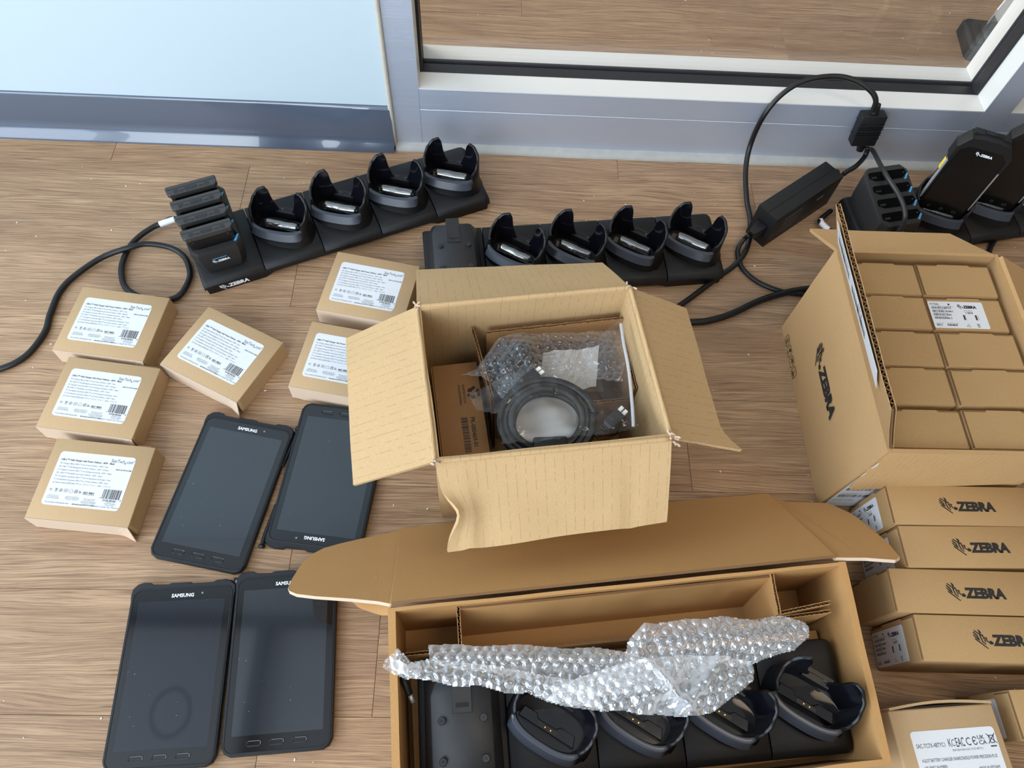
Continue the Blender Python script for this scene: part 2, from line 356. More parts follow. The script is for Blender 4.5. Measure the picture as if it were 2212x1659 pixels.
# ------------------------------------------------------------------ flat print: text, bar codes, emblem
_txt = {}
def text(s, size, x=0, y=0, bold=0, align='L', sx=1.0, rot=0, fit=None):
    """returns (verts2d, faces); x,y = baseline start"""
    key = (s, bold)
    if key not in _txt:
        cu = bpy.data.curves.new('txt', 'FONT'); cu.body = s; cu.size = 1; cu.resolution_u = 2; cu.offset = bold
        ob = bpy.data.objects.new('txt', cu); me = bpy.data.meshes.new_from_object(ob)
        _txt[key] = ([v.co[:2] for v in me.vertices], [tuple(p.vertices) for p in me.polygons])
        bpy.data.objects.remove(ob); bpy.data.curves.remove(cu); bpy.data.meshes.remove(me)
    vs, fs = _txt[key]
    if not vs: return ([], [])
    if fit: sx = fit/(max(v[0] for v in vs)*size)
    w = max(v[0] for v in vs)*size*sx
    dx = {'L': 0, 'C': -w/2, 'R': -w}[align]; c, sn = math.cos(R(rot)), math.sin(R(rot))
    out = []
    for a, b in vs:
        p, q = a*size*sx+dx, b*size
        out.append((x+p*c-q*sn, y+p*sn+q*c))
    return (out, fs)
def rect2(x0, x1, y0, y1): return [(x0,y0),(x1,y0),(x1,y1),(x0,y1)]
def barcode(x, y, w, h, n, seed):
    rnd = random.Random(seed); ws = [rnd.choice((1,1,2,3)) for _ in range(2*n)]; t = sum(ws); out = []; cx = x
    for i, a in enumerate(ws):
        d = a*w/t
        if i % 2 == 0: out.append(rect2(cx, cx+d, y, y+h))
        cx += d
    return out
def ring2(poly, w):
    inn = inset(poly, w); n = len(poly)
    return (list(poly)+inn, [(i, (i+1) % n, n+(i+1) % n, n+i) for i in range(n)])
EMB = [[(225,315),(262,335),(283,372),(270,395),(248,400),(236,350)],
       [(133,338),(152,330),(244,402),(300,415),(318,437),(264,434),(262,470),(284,560),(330,598),(325,615),(265,565),(240,470),(234,418)],
       [(108,376),(125,365),(192,425),(217,524),(205,526),(172,440)],
       [(103,420),(118,418),(165,468),(205,500),(222,530),(200,524),(118,450)],
       [(122,492),(136,490),(355,685),(345,694),(130,516)],
       [(288,432),(302,436),(322,480),(342,556),(322,562),(306,498)],
       [(325,462),(372,472),(388,492),(362,490),(376,520),(394,562),(378,566),(354,520),(344,486)],
       [(400,552),(418,562),(426,538),(460,540),(492,570),(488,595),(455,608),(420,600),(403,578)]]
def zebra_logo(x, y, cap):
    """emblem and word, cap = capital height, (x,y) = left end / baseline"""
    k = cap/200; out = []
    for p in EMB:
        q = [(x+(a-103)*k, y+(620-b)*k) for a, b in p]
        if sum(q[i-1][0]*q[i][1]-q[i][0]*q[i-1][1] for i in range(len(q))) < 0: q.reverse()
        out.append(inset(q, -3.5*k))
    out.append(text('ZEBRA', cap/.70, x+408*k, y, .058, fit=865*k))
    return out
def bin_icon(x, y, h):
    w = h*.75; t = h*.06; o = []
    def ln(x0,y0,x1,y1):
        d = Vector((x1-x0,y1-y0)).normalized(); n = Vector((-d.y,d.x))*t/2
        return [(x0-n.x,y0-n.y),(x1-n.x,y1-n.y),(x1+n.x,y1+n.y),(x0+n.x,y0+n.y)]
    for a in ((0,.25,w,1),(0,1,w,.25)): o.append(ln(x+a[0], y+a[1]*h, x+a[2], y+a[3]*h))
    o += [ln(x+w*.2,y+.85*h,x+w*.3,y+.3*h), ln(x+w*.8,y+.85*h,x+w*.7,y+.3*h), ln(x+w*.15,y+.86*h,x+w*.85,y+.86*h), ln(x+w*.3,y+.3*h,x+w*.7,y+.3*h), rect2(x+w*.15,x+w*.85,y,y+.1*h)]
    return o
def sticker(parent, T, w, h, r, polys, name='label', mat=None, grey=None, ink='ink', label=None, lift=.0003):
    """white rounded sticker with print; T maps (u,v,n) of its lower-left corner into the parent's space"""
    mb = MB(); mb.T = T; mb.prism(rrect(0, w, 0, h, r), 0, lift); lab = mb.build(name, mat or M['paper'], parent)
    if label: lab['label'] = label
    pr = MB(); pr.T = T; pr.flat(polys, lambda a, b: (a, b, lift+.00015)); 
    if grey: pr.mi = 1; pr.flat(grey, lambda a, b: (a, b, lift+.00015))
    pr.build('printing', [M[ink], M['ink_grey']], lab)
    return lab
def frame(o, ex, ey):
    """matrix with origin o, x axis ex, y axis ey"""
    ex = Vector(ex).normalized(); ey = Vector(ey); ez = ex.cross(ey).normalized(); ey = ez.cross(ex)
    return Matrix(((ex.x,ey.x,ez.x,o[0]),(ex.y,ey.y,ez.y,o[1]),(ex.z,ey.z,ez.z,o[2]),(0,0,0,1)))
# ================================================================== SETTING
fl = struct(MB().box(-2.4, 3.4, -2.4, 4, -.03, -.008).build('floor', M['tc_edge']), 'brown wood-look plank floor')
PW, PL = .1504, .9144
def plank_mesh():
    g = .0002; b = .0005; x1 = PL-g; y1 = PW-g
    r = lambda i, z: [(g+i,g+i,z),(x1-i,g+i,z),(x1-i,y1-i,z),(g+i,y1-i,z)]
    return MB().loft([r(0,-.008), r(0,-b), r(b,0)]).build('plank', M['wood'], fl)
pk0 = plank_mesh()
JOINT = {0: -.127, 2: .308, 6: .239, 5: .485, 4: -.314, -1: -.260, 9: .062, 1: .66, 3: .02, 7: -.25, 8: .62}
first = True
for k in range(-7, 17):
    y = .0551+PW*k; j = JOINT.get(k, random.uniform(0, PL))
    n0 = math.floor((-1.7-j)/PL)
    for n in range(n0, n0+5):
        o = pk0 if first else pk0.copy()
        if not first: C.objects.link(o); o.parent = fl
        first = False; o.location = (j+n*PL, y, 0)

def wall_with_opening(name, axis, pos, a0, a1, holes, mat, t=.12):
    """wall in the plane axis=pos from a0..a1, z 0..2.7, with rectangular holes (h0,h1,z0,z1)"""
    mb = MB(); cuts = sorted(holes); a = a0
    def blk(u0, u1, z0, z1):
        if axis == 'x': mb.box(pos, pos+t, u0, u1, z0, z1)
        else: mb.box(u0, u1, pos, pos+t, z0, z1)
    for h0, h1, z0, z1 in cuts:
        blk(a, h0, 0, 2.7); blk(h0, h1, 0, z0); blk(h0, h1, z1, 2.7); a = h1
    blk(a, a1, 0, 2.7); return struct(mb.build(name, mat))
wall_with_opening('wall_left_side', 'x', -2.52, -2.4, 4, [(-2.2, .7, .4, 2.5), (1.65, 3.75, .4, 2.5)], M['wall'])
wall_with_opening('wall_back', 'y', -2.52, -2.4, 3.4, [(-2.3, -.1, .5, 2.5)], M['wall'])
struct(MB().box(3.4, 3.52, -2.4, 4, 0, 2.7).build('wall_right', M['wall_tan']))
struct(MB().box(-2.4, 3.4, 4, 4.12, 0, 2.7).build('wall_far', M['wall']))
struct(MB().box(-2.52, 3.52, -2.52, 4.12, 2.7, 2.8).build('ceiling', M['ceiling']))
for i, b in enumerate(((-2.4, 3.4, .585, .635), (-1.03, -.98, -2.4, .585), (-2.4, 3.4, -.9, -.85))):
    struct(MB().box(*b, 2.62, 2.7).build('trim_%d' % (i+2), M['beam']))
struct(MB().box(-2.4, -.1755, 1.021, 1.12, 0, 2.7).build('wall_left', M['wall']), 'pale bluish white painted wall left of the window')
prof = [(1.0,0),(1.0,.0016),(1.0010,.0034),(1.0030,.0068),(1.0056,.0112),(1.0080,.0150),(1.0108,.0198),(1.0130,.0260),(1.0142,.0340),(1.0158,.0865),(1.0166,.0890),(1.0178,.0904),(1.0212,.0908),(1.0212,0)]
def cove_y(x): return 0
bb = MB(); xs = [-2.4]+[-1+.05*i for i in range(17)]+[-.1740]
rings = []
for x in xs:
    sag = .0022*max(0, (x+.45)/.28)**2 if x > -.45 else 0       # the strip curls off the wall near its end
    rings.append([(x, y-sag*min(1, z/.03) if 0 < z < .089 else y, z) for y, z in prof])
bb.loft(rings); struct(bb.build('baseboard_left', M['cove'], angle=40), 'dark grey vinyl cove base along the wall')

win = bpy.data.objects.new('window_1', None); C.objects.link(win); struct(win, 'aluminium framed glass partition')
ZS = .1305
MB().box(-.1735, -.1232, 1.02, 1.1326, 0, 2.7).build('post', M['alu'], win)
MB().box(.8668, .914, 1.02, 1.1326, 0, 2.7).build('post', M['alu'], win)
for x0, x1 in ((-.1232, .8668), (.914, 3.4)):
    MB().rbox(x0, x1, 1.0204, 1.1322, 0, .0855, .0006, 1).build('bottom_rail', M['alu'], win)
    MB().rbox(x0, x1, 1.0204, 1.06, .0862, ZS-.0012, .0006, 1).build('glazing_bead', M['alu'], win)
    MB().box(x0, x1, 1.0204, 1.062, ZS-.0012, ZS).build('sill', M['alu_lit'], win)
    MB().box(x0, x1, 1.0915, 1.1326, .0862, ZS).build('sill', M['alu_lit'], win)
    MB().rbox(x0, x1, 1.0615, 1.0835, .087, ZS+.001, .001, 2).build('gasket', M['gasket'], win)
    MB().rbox(x0, x1, 1.0895, 1.0935, .087, ZS+.003, .001, 2).build('gasket', M['gasket'], win)
    MB().box(x0+.003, x1-.003, 1.0840, 1.0892, .09, 2.68).build('pane', M['glass'], win)
for x0, x1 in ((-.1232, -.1178), (.8614, .8668), (.914, .9194)):
    MB().rbox(x0, x1, 1.0615, 1.0835, ZS, 2.7, .001, 2).build('gasket', M['gasket'], win)
    MB().rbox(x0, x1, 1.0895, 1.0935, ZS, 2.7, .001, 2).build('gasket', M['gasket'], win)
# thin reveal strips on the posts, their lit look painted in
for x0, x1, a in ((-.1236, -.1225, 0), (.8661, .8672, 0)):
    MB().box(x0, x1, 1.0206, 1.0612, ZS, 2.7).build('reveal', M['alu_lit'], win)
    MB().box(x0, x1, 1.0938, 1.1324, ZS, 2.7).build('reveal', M['alu_lit'], win)
# sealant fillet on the floor and caulk bead beside the wall panel
se = MB(); rings = []
for i in range(124):
    x = -.1715+i*.029; w = .0016*noise.noise((x*9, 0, 0)); h = .0012*noise.noise((x*7, 3, 0))
    rings.append([(x, 1.0207, 0), (x, 1.0048+w, 0), (x, 1.0052+w, .0022), (x, 1.010, .0062+h), (x, 1.0165, .0086+h), (x, 1.0207, .0098+h)])
se.loft(rings); struct(se.build('trim_1', M['sealant'], angle=50), 'white sealant fillet along the foot of the window frame')
struct(MB().tube([(-.1742, 1.0165, 0), (-.1744, 1.0175, .08), (-.1750, 1.0180, .3), (-.1746, 1.0178, 1.2), (-.175, 1.0178, 2.7)], .0044, 8).build('trim_5', M['bead'], smooth=True), 'beige caulk bead')

# door holder standing beyond the glass
dh = thing('door_holder', 'black rubber door holder foot with steel bracket, behind the glass', 'door stop', (1.04, 1.375, 0), -6)
MB().prism(rrect(-.035, .05, -.052, .055, .014), 0, .028, .005).build('rubber_foot', M['plastic'], dh, angle=40)
f = MB().prism(rrect(-.022, .042, -.035, .036, .004), .028, .0295)
f.box(-.006, .0, -.03, .03, .0295, .034); f.box(.018, .022, -.03, .03, .0295, .036); f.build('tread', M['plastic_s'], dh)
def plate3(nm, pts, n, mat, th=.003):
    v = [Vector(p) for p in pts]; k = len(v); n = Vector(n).normalized()*th; m_ = MB(); m_.add([p[:] for p in v]+[(p+n)[:] for p in v], [tuple(range(k)), tuple(reversed(range(k, 2*k)))]+[(i, (i+1) % k, k+(i+1) % k, k+i) for i in range(k)]); return m_.build(nm, mat, dh)
plate3('bracket', [(.014,.040,.020),(.044,.064,.020),(.052,.070,.115),(.046,.066,.145),(.030,.053,.120),(.015,.041,.060)], (.64,-.77,0), M['steel'])
plate3('plate', [(.016,.038,.050),(.044,-.012,.030),(.058,-.030,.060),(.058,-.030,.150),(.034,.012,.150),(.020,.036,.110)], (.87,.49,0), M['steel'])
rv = MB(); rv.T = Matrix.Translation((.040, -.003, .062)) @ Matrix.Rotation(R(-90), 4, 'Y') @ Matrix.Rotation(R(-30), 4, 'X'); rv.cyl((0,0), .005, 0, .004, 12, .003); rv.build('rivet', M['silver'], dh, smooth=True)
# ================================================================== CHARGING CRADLES
PITCH = .0993; CL = .4965; CD = .126
def cup_h(t):
    """rim height above the cradle's underside for plan angle t (0 = right, 90 = back, 270 = front)"""
    K = [(0,.080),(25,.088),(50,.0965),(60,.0975),(66,.092),(72,.070),(80,.052),(90,.047),(100,.052),(108,.070),(114,.092),(120,.0985),(135,.0965),(158,.088),(180,.080),(200,.0715),(213,.069),(215,.0585),(240,.0575),(270,.0565),(300,.0575),(325,.0585),(327,.069),(340,.0715),(360,.080)]
    t %= 360
    for (a, x), (b, y) in zip(K, K[1:]):
        if a <= t <= b: s = (t-a)/(b-a); s = s*s*(3-2*s); return x+(y-x)*s
def cup_pt(t, grow=0, z=0):
    """plan outline: broad bowed front, rounded ends, leaning slightly back with height"""
    c, s = math.cos(R(t)), math.sin(R(t)); a, b = .0455+grow, (.0235 if s > 0 else .0275)+grow; e = 2/2.6
    x = a*math.copysign(abs(c)**e, c); y = b*math.copysign(abs(s)**e, s)
    return (x, y+.002+.10*(z-.05), z)
TS = sorted(set([i*4 for i in range(90)]+[213,214,215,326,327,325,62,66,70,110,114,118]))
def make_cup(parent, T, pins=True, film=True):
    mb = MB(); mb.T = T
    def topz(t): return cup_h(t)
    r = [[cup_pt(t, .0075+(.0 if 200 < t < 340 else .002), .028) for t in TS],
         [cup_pt(t, .0050, .038) for t in TS],
         [cup_pt(t, .0030, min(.052, topz(t)-.002)) for t in TS],
         [cup_pt(t, .0022, max(.052, topz(t)-.0012)) for t in TS],
         [cup_pt(t, .0012, topz(t)) for t in TS],
         [cup_pt(t, -.0008, topz(t)) for t in TS],
         [cup_pt(t, -.0018, topz(t)-.0014) for t in TS]]
    mb.loft(r, False, False); cup = mb.build('cup', M['plastic_s'], parent, angle=50)
    li = MB(); li.T = T
    li.loft([[cup_pt(t, -.0018, topz(t)-.0014) for t in TS], [cup_pt(t, -.0032, .046) for t in TS], [cup_pt(t, -.005, .036) for t in TS]], False, True)
    li.build('cup_lining', M['gloss'], cup, angle=50)
    # grey bowed lip along the front
    lp = MB(); lp.T = T; ts = [213+i*4.75 for i in range(25)]
    out = lambda t, g, z: cup_pt(t, g, z)
    rings = []
    for i, t in enumerate(ts):
        e = min(1, min(i, 24-i)/3.0)
        rings.append([out(t, -.0005, .0586), out(t, .0016, .0592), out(t, .0028+.0022*e, .0580), out(t, .0036+.0062*e, .0470), out(t, .003, .0440)])
    lp.loft([[q for q in r] for r in rings], True, True, True); lp.build('front_lip', M['lip'], cup, angle=40)
    # contact shelf with pins, and the solid stop behind
    cs = MB(); cs.T = T; cs.prism([(-.036,-.012),(.034,-.012),(.030,.0005),(.012,.0005),(.008,-.004),(-.014,-.004),(-.018,.0005),(-.034,.0005)], .036, .0478, .0008); cs.build('contact_shelf', M['gloss'], cup)
    pc = MB(); pc.T = T; pc.prism(rrect(-.012, .012, -.0108, -.0058, .0015, 3), .0478, .0487); pc.build('pin_holder', M['plastic_s'], cup)
    if pins:
        for px in (-.0035, .0035):
            p = MB(); p.T = T; p.cyl((px, -.0083), .0008, .0487, .0499, 8); p.build('pin', M['gold'], cup)
    fm = MB(); fm.T = T; fm.sheet(lambda u, v: Vector((lerp(-.026,.029,u), lerp(-.0105,.0005,v)+.0004*math.sin(u*8), .0465+.0085*math.sin(v*1.75)+.0002*math.sin(u*17))), 14, 8, .0003)
    if film: fm.build('shelf_film', M['shelf_film'], cup, smooth=True)
    bk = MB(); bk.T = T; bk.loft([[(-.019,.019,.03),(.019,.019,.03),(.021,.036,.03),(-.021,.036,.03)], [(-.016,.0205,.0505),(.016,.0205,.0505),(.019,.033,.0515),(-.019,.033,.0515)]]); bk.build('back_stop', M['plastic_s'], cup)
    return cup
def cover_profile(z0=.0):
    return [(.0040,.0150),(.0014,.0158),(.0010,.0205),(.0045,.0262),(.0100,.0290),(.0200,.0303),(.105,.0392),(.1185,.0398),(.1235,.0375),(.1255,.032),(.1258,.015)]
def make_cradle(name, label, loc, rz, dock_plate, with_logo=False, pins=True, film=True, group='five-slot charging cradles'):
    t = thing(name, label, 'charging cradle', loc, rz, group)
    # chassis with an arched underside: feet at both ends
    ch = MB(); prof_x = [(.004,0),(.096,0),(.112,.0085),(CL-.112,.0085),(CL-.096,0),(CL-.006,0),(CL-.004,.0165),(.002,.0165)]
    ch.loft([[(x, .0035, z) for x, z in prof_x], [(x, CD-.004, z) for x, z in prof_x]]); ch.build('chassis', M['plastic_s'], t)
    ft = MB(); 
    for k in range(5):
        x0 = k*PITCH+(.0008 if k else 0); x1 = (k+1)*PITCH-(.0008 if k < 4 else 0); mb = MB(); rings = []
        pr = cover_profile()
        ends = ([(x0, .004), (x0+.0015, .0015), (x0+.005, 0)] if k == 0 else [(x0, .0009), (x0+.0012, 0)])
        ende = ([(x1-.012, 0), (x1-.006, .0015), (x1-.0015, .005), (x1, .009)] if k == 4 else [(x1-.0012, 0), (x1, .0009)])
        for x, ins in ends+ende:
            rings.append([(x, lerp(y, CD/2, ins*7 if k == 4 and ins > .002 else ins*2), z-ins*.9) for y, z in pr])
        mb.loft(rings); mb.build('module_cover', M['plastic'], t, angle=35)
    slots = range(1, 5)
    for k in slots:
        T = Matrix.Translation((k*PITCH+PITCH/2-.001, .060, 0)) @ Matrix.Rotation(R(-35), 4, 'Z')
        make_cup(t, T, pins, film)
    if dock_plate:
        # raised mounting plate that takes a battery charger: sloped block, latch and four screws
        a = [(.006,.004),(.094,.004),(.094,.120),(.088,.124),(.012,.124),(.006,.120)]
        b = [(.015,.006),(.083,.006),(.083,.096),(.076,.112),(.022,.112),(.015,.096)]
        pl = MB(); pl.loft([[(x, y, .026+.008*y/.12) for x, y in a], [(lerp(x, xx, .55), lerp(y, yy, .5), .044+.010*yy/.12) for (x, y), (xx, yy) in zip(a, b)], [(x, y, .0525+.012*y/.12) for x, y in b], [(lerp(x,.05,.04), lerp(y,.055,.03), .0545+.012*y/.12) for x, y in b]])
        dp = pl.build('dock_plate', M['charger_grey'], t, angle=60)
        zz = lambda y: .0545+.012*y/.12
        lt = MB(); lt.loft([[(.039,.076,zz(.076)),(.061,.076,zz(.076)),(.061,.121,zz(.119)-.002),(.039,.121,zz(.119)-.002)], [(.0395,.0765,zz(.076)+.0016),(.0605,.0765,zz(.076)+.0016),(.0605,.121,zz(.119)+.002),(.0395,.121,zz(.119)+.002)]]); la = lt.build('latch', M['charger_grey'], t)
        sl = MB(); sl.box(.043, .057, .082, .0865, zz(.084)+.0012, zz(.084)+.0021); sl.build('latch_slot', M['gloss'], la)
        for sx, sy in ((.027,.070),(.073,.070),(.027,.030),(.073,.030)):
            s = MB(); s.T = Matrix.Translation((sx, sy, zz(sy)-.0005)); s.cyl((0,0), .0046, 0, .0034, 16, .0038); sc = s.build('screw', M['screw'], t, angle=40)
            s = MB(); s.T = Matrix.Translation((sx, sy, zz(sy)+.0028)) @ Matrix.Rotation(R(20+90*sx), 4, 'Z'); s.box(-.0021, .0021, -.0004, .0004, 0, .0004); s.box(-.0004, .0004, -.0021, .0021, 0, .0004); s.build('screw_slot', M['ink'], sc)
    lg = MB(); T = frame((.022, .0010, .0075), (1, 0, 0), (0, .03, 1)); lg.T = frame((.022, .0033, .0050), (1,0,0), (0,0,1))
    if with_logo: lg.flat(zebra_logo(0, 0, .0075), lambda a, b: (a, b, .0003)); lg.build('printing', M['white_ink'], t)
    return t
crA = make_cradle('charging_cradle', 'black five-unit charging cradle below the wall, carrying four batteries at its left end', (-.447, .671, 0), 24.2, False, True)
crB = make_cradle('charging_cradle', 'black charging cradle with a bare screw plate, behind the centre box', (-.0929, .6662, 0), 7.0, True)
crC = make_cradle('charging_cradle', 'black charging cradle at the right holding two handheld computers', (.6542, .7749, 0), 12.5, False)
crD = make_cradle('charging_cradle', 'black charging cradle lying in the long open box under bubble wrap', (-.057, -.027, .055), 5.0, True, film=False)
e = MB(); e.T = frame((.118, .012, .0303), (1, 0, 0), (0, 1, .1)); e.flat([text('TC70/75', .006, 0, 0)], lambda a, b: (a, b, .00015)); e.build('embossed_print', plain('charcoal_print', (.03, .03, .032), .5), crD)

# four-slot battery chargers
ZT = lambda y: .080+.027*(y-.016)/.104
def make_charger(label, cr, extra_x=0):
    t = thing('battery_charger', label, 'battery charger', cr.location, math.degrees(cr.rotation_euler.z), 'four-slot battery chargers')
    def ring(ix, y0, y1, z0, z1, c=.010):
        x0, x1 = .0035+ix, .0825-ix
        zz = lambda y: lerp(z0, z1, (y-y0)/(y1-y0))
        p = [(x0+c,y0),(x1-c,y0),(x1,y0+c),(x1,y1-c),(x1-c,y1),(x0+c,y1),(x0,y1-c),(x0,y0+c)]
        return [(x, y, zz(y)) for x, y in p]
    b = MB(); b.loft([ring(.004,.020,.122,.0312,.0407), ring(.001,.0165,.1235,.050,.060), ring(-.001,.0155,.124,ZT(.0155)-.006,ZT(.124)-.006), ring(.0008,.0172,.1225,ZT(.0172),ZT(.1225))], True, True)
    body = b.build('body', M['charger_grey'], t, angle=30)
    for k in range(4):
        y = .0335+.0243*k; w = .0085
        s = MB(); z = lambda yy: ZT(yy)+.0004
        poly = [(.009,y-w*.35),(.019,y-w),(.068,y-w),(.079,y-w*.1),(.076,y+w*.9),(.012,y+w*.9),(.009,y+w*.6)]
        s.add([(px, py, z(py)) for px, py in poly], [tuple(range(len(poly)))]); sl = s.build('slot', M['slot'], t)  # flat black sheet painted for the shade inside the open slot
        c = MB(); cp = [(.0705,y-w*1.30),(.0745,y-w*1.30),(.0816,y-w*.15),(.0778,y-w*.15)]; c.add([(px, py, z(py)+.0002) for px, py in cp], [(0,1,2,3)]); c.build('blue_mark', M['blue'], t)
        a = MB(); a.add([(.072,y+.001,z(y)+.0003),(.075,y+.001,z(y)+.0003),(.0735,y+.0045,z(y)+.0005)], [(0,1,2)]); a.build('arrow_print', M['white_ink'], sl)
        g = MB()
        for q in range(4): g.box(.013+q*.0025, .0142+q*.0025, y-w*.5, y-w*.1, z(y)-.001, z(y)+.0006)
        g.build('contacts', M['screw'], sl)
    lg = MB(); lg.T = frame((.029, .0172, .0545), (1, 0, 0), (0, -.04, 1)); lg.flat(zebra_logo(0, 0, .0042), lambda a, b: (a, b, .0013)); lg.build('printing', M['white_ink'], body)
    bl = MB(); bl.T = frame((.030, .0172, .0625), (1, 0, 0), (0, -.04, 1)); bl.box(0, .022, 0, .0012, .0004, .0016); bl.build('status_light', M['blue'], body)
    return t
chA = make_charger('black battery charger with all four slots filled, on the cradle below the wall', crA)
chC = make_charger('charcoal battery charger with four empty slots, beside the handheld computers', crC)
def make_battery(i):
    lab = ['battery pack in the front slot of the full charger, nearest the loop of cord', 'battery pack second from the front in the full charger', 'battery pack third from the front in the full charger', 'rearmost battery pack in the full charger, nearest the wall'][i]
    y = .0335+.0243*i
    t = thing('battery_pack', 'black '+lab, 'battery', (0,0,0), 0, 'battery packs in the charger')
    t.matrix_world = crA.matrix_basis @ Matrix.Translation((.0415, y, ZT(y))) @ Matrix.Rotation(R(13), 4, 'X')
    b = MB(); prof = [(-.034,-.0065),(-.030,-.0078),(.030,-.0078),(.034,-.0065),(.035,.004),(.030,.0062),(-.030,.0062),(-.035,.004)]
    b.loft([[(x*.97, yy, -.018) for x, yy in prof], [(x, yy, .030) for x, yy in prof]]); b.build('cell_body', M['plastic_s'], t)
    cpf = [(-.037,-.0050),(-.033,-.0086),(.033,-.0086),(.037,-.0050),(.0375,.0055),(.035,.0065),(-.035,.0065),(-.0375,.0055)]
    cp = MB(); cp.loft([[(x*.96, yy, .028) for x, yy in cpf], [(x, yy, .031) for x, yy in cpf], [(x, yy, .0385) for x, yy in cpf], [(x*.985, yy*.9, .0395) for x, yy in cpf]]); cap = cp.build('cap', M['cap'], t)
    g = MB()
    xs = [-.0265,-.024,-.0215]+[-.0095+q*.0023 for q in range(8)]+[.0195,.022,.0245]
    for x in xs: g.box(x, x+.0013, -.0070, -.0012, .0388, .0399)
    g.box(-.0185, -.0115, -.0062, -.0040, .0388, .0399); g.box(.0105, .0175, -.0062, -.0040, .0388, .0399)
    g.build('grip_slot_shade', M['ink'], cap)  # raised black bars stand in for the shade of the grip recesses
    rd = MB(); rd.box(-.0362, .0362, .0010, .0056, .0392, .0404); rd.build('ridge', M['cap'], cap)
    for s in (-1, 1):
        c = MB(); c.box(s*.026-.002, s*.026+.002, -.0096, -.0076, .0215, .029); c.build('catch', M['gloss'], t)
    return t
for i in range(4): make_battery(i)

# handheld computers standing in the right-hand cradle
def make_handheld(slot, label):
    t = thing('handheld_computer', label, 'handheld computer', (0,0,0), 0, 'handheld computers in the right cradle')
    t.matrix_world = crC.matrix_basis @ Matrix.Translation((slot*PITCH+PITCH/2-.001, .060, .040)) @ Matrix.Rotation(R(-33), 4, 'Z') @ Matrix.Rotation(R(-3), 4, 'X') @ Matrix.Translation((0, .004, 0))
    # local: x across, z up along the device, -y = screen side
    P3 = lambda poly, y0, y1: [[(x, y0, z) for x, z in poly], [(x, y1, z) for x, z in poly]]
    out = rrect(-.0395, .0395, .004, .150, .012)
    b = MB(); b.loft([[(x*.96, -.0115, lerp(z,.077,.02)) for x, z in out], [(x, -.009, z) for x, z in out], [(x, .009, z) for x, z in out], [(x*.94, .0125, lerp(z,.077,.03)) for x, z in out]]); b.build('body', M['plastic_s'], t, angle=40)
    hd = [(-.0425,.113),(-.0425,.140),(-.030,.160),(-.012,.163),(.012,.163),(.030,.160),(.0425,.140),(.0425,.113),(.0375,.113),(.0365,.136),(.026,.146),(-.026,.146),(-.0365,.136),(-.0375,.113)]
    h = MB(); h.loft([[(x*.98, -.0128, z) for x, z in hd], [(x, -.0105, z) for x, z in hd], [(x, .013, z) for x, z in hd]]); hb = h.build('bumper', M['plastic'], t, angle=30)
    tp = MB(); tp.loft(P3([(-.030,.150),(.030,.150),(.027,.1635),(-.027,.1635)], .0, .0135)); tp.build('scanner_head', M['plastic'], hb)
    sw = MB(); sw.box(-.012, .016, .002, .009, .1636, .1645); sw.build('scan_window', M['gloss'], hb)
    gl = MB(); gl.loft(P3(rrect(-.0352, .0352, .012, .1455, .009), -.0119, -.0126)); g = gl.build('screen', M['lcd_dev'], t)
    T = frame((-.0115, -.01275, .1345), (1,0,0), (0,0,1)); lg = MB(); lg.T = T; lg.flat(zebra_logo(0, 0, .0042), lambda a, b_: (a, b_, .0001)); lg.build('printing', M['white_ink'], g)
    nv = MB(); nv.T = frame((0, -.01275, .0195), (1,0,0), (0,0,1))
    nv.flat([ring2([(-.021+.0022*math.cos(R(a)), .0022*math.sin(R(a))) for a in range(0,360,30)], .0004), ring2(rrect(-.0022,.0022,-.002,.002,.0006), .0004), ring2(rrect(.0175,.0245,-.002,.002,.0018), .0004)], lambda a, b_: (a, b_, .0001)); nv.build('nav_icons', M['ink_grey'], g)
    for s in (-1, 1):
        r = MB(); r.rbox(s*.0405-.0017, s*.0405+.0017, -.0095, -.003, .028, .114, .0008, 1); r.build('side_rail', M['silver'], t)
    y = MB(); y.rbox(-.0432, -.0418, -.006, .002, .088, .108, .0006, 1); y.build('scan_button', M['yellow'], t)
    return t
make_handheld(1, 'handheld computer with dark screen and silver edges, next to the empty battery charger')
make_handheld(2, 'handheld computer cut off by the right edge, second from the empty battery charger')
# ================================================================== CARTONS
def quad_panel(parent, name, q, mat, thick=.005, warp=.0012, seed=0, nu=14, nv=8, dent=None, edge=None, freq=14, uvw=None):
    """board panel over quad q = (hinge0, hinge1, outer1, outer0); its flutes run from hinge to outer edge"""
    q = [Vector(p) for p in q]; n = (q[1]-q[0]).cross(q[3]-q[0]).normalized(); Lu = (q[1]-q[0]).length
    def fn(u, v):
        p = bil(q, u, v); w = warp*noise.noise((p*freq)+Vector((seed*7.3, seed*3.1, 0)))*min(1, v*4)
        p = p+n*w
        if dent: p = dent(p, u, v, n)
        return p
    mb = MB(); mb.sheet(fn, nu, nv, thick); o = mb.build(name, [mat, edge or M['tc_edge']], parent, angle=55)
    me = o.data; uv = me.uv_layers.new(name='flute'); half = (nu+1)*(nv+1); w = nv+1
    for lp in me.loops:
        k = lp.vertex_index % half; uv.data[lp.index].uv = ((k//w)/nu*Lu, (k % w)/nv*.1)
    nf = nu*nv*2
    for i, p in enumerate(me.polygons):
        if i >= nf: p.material_index = 1
    return o
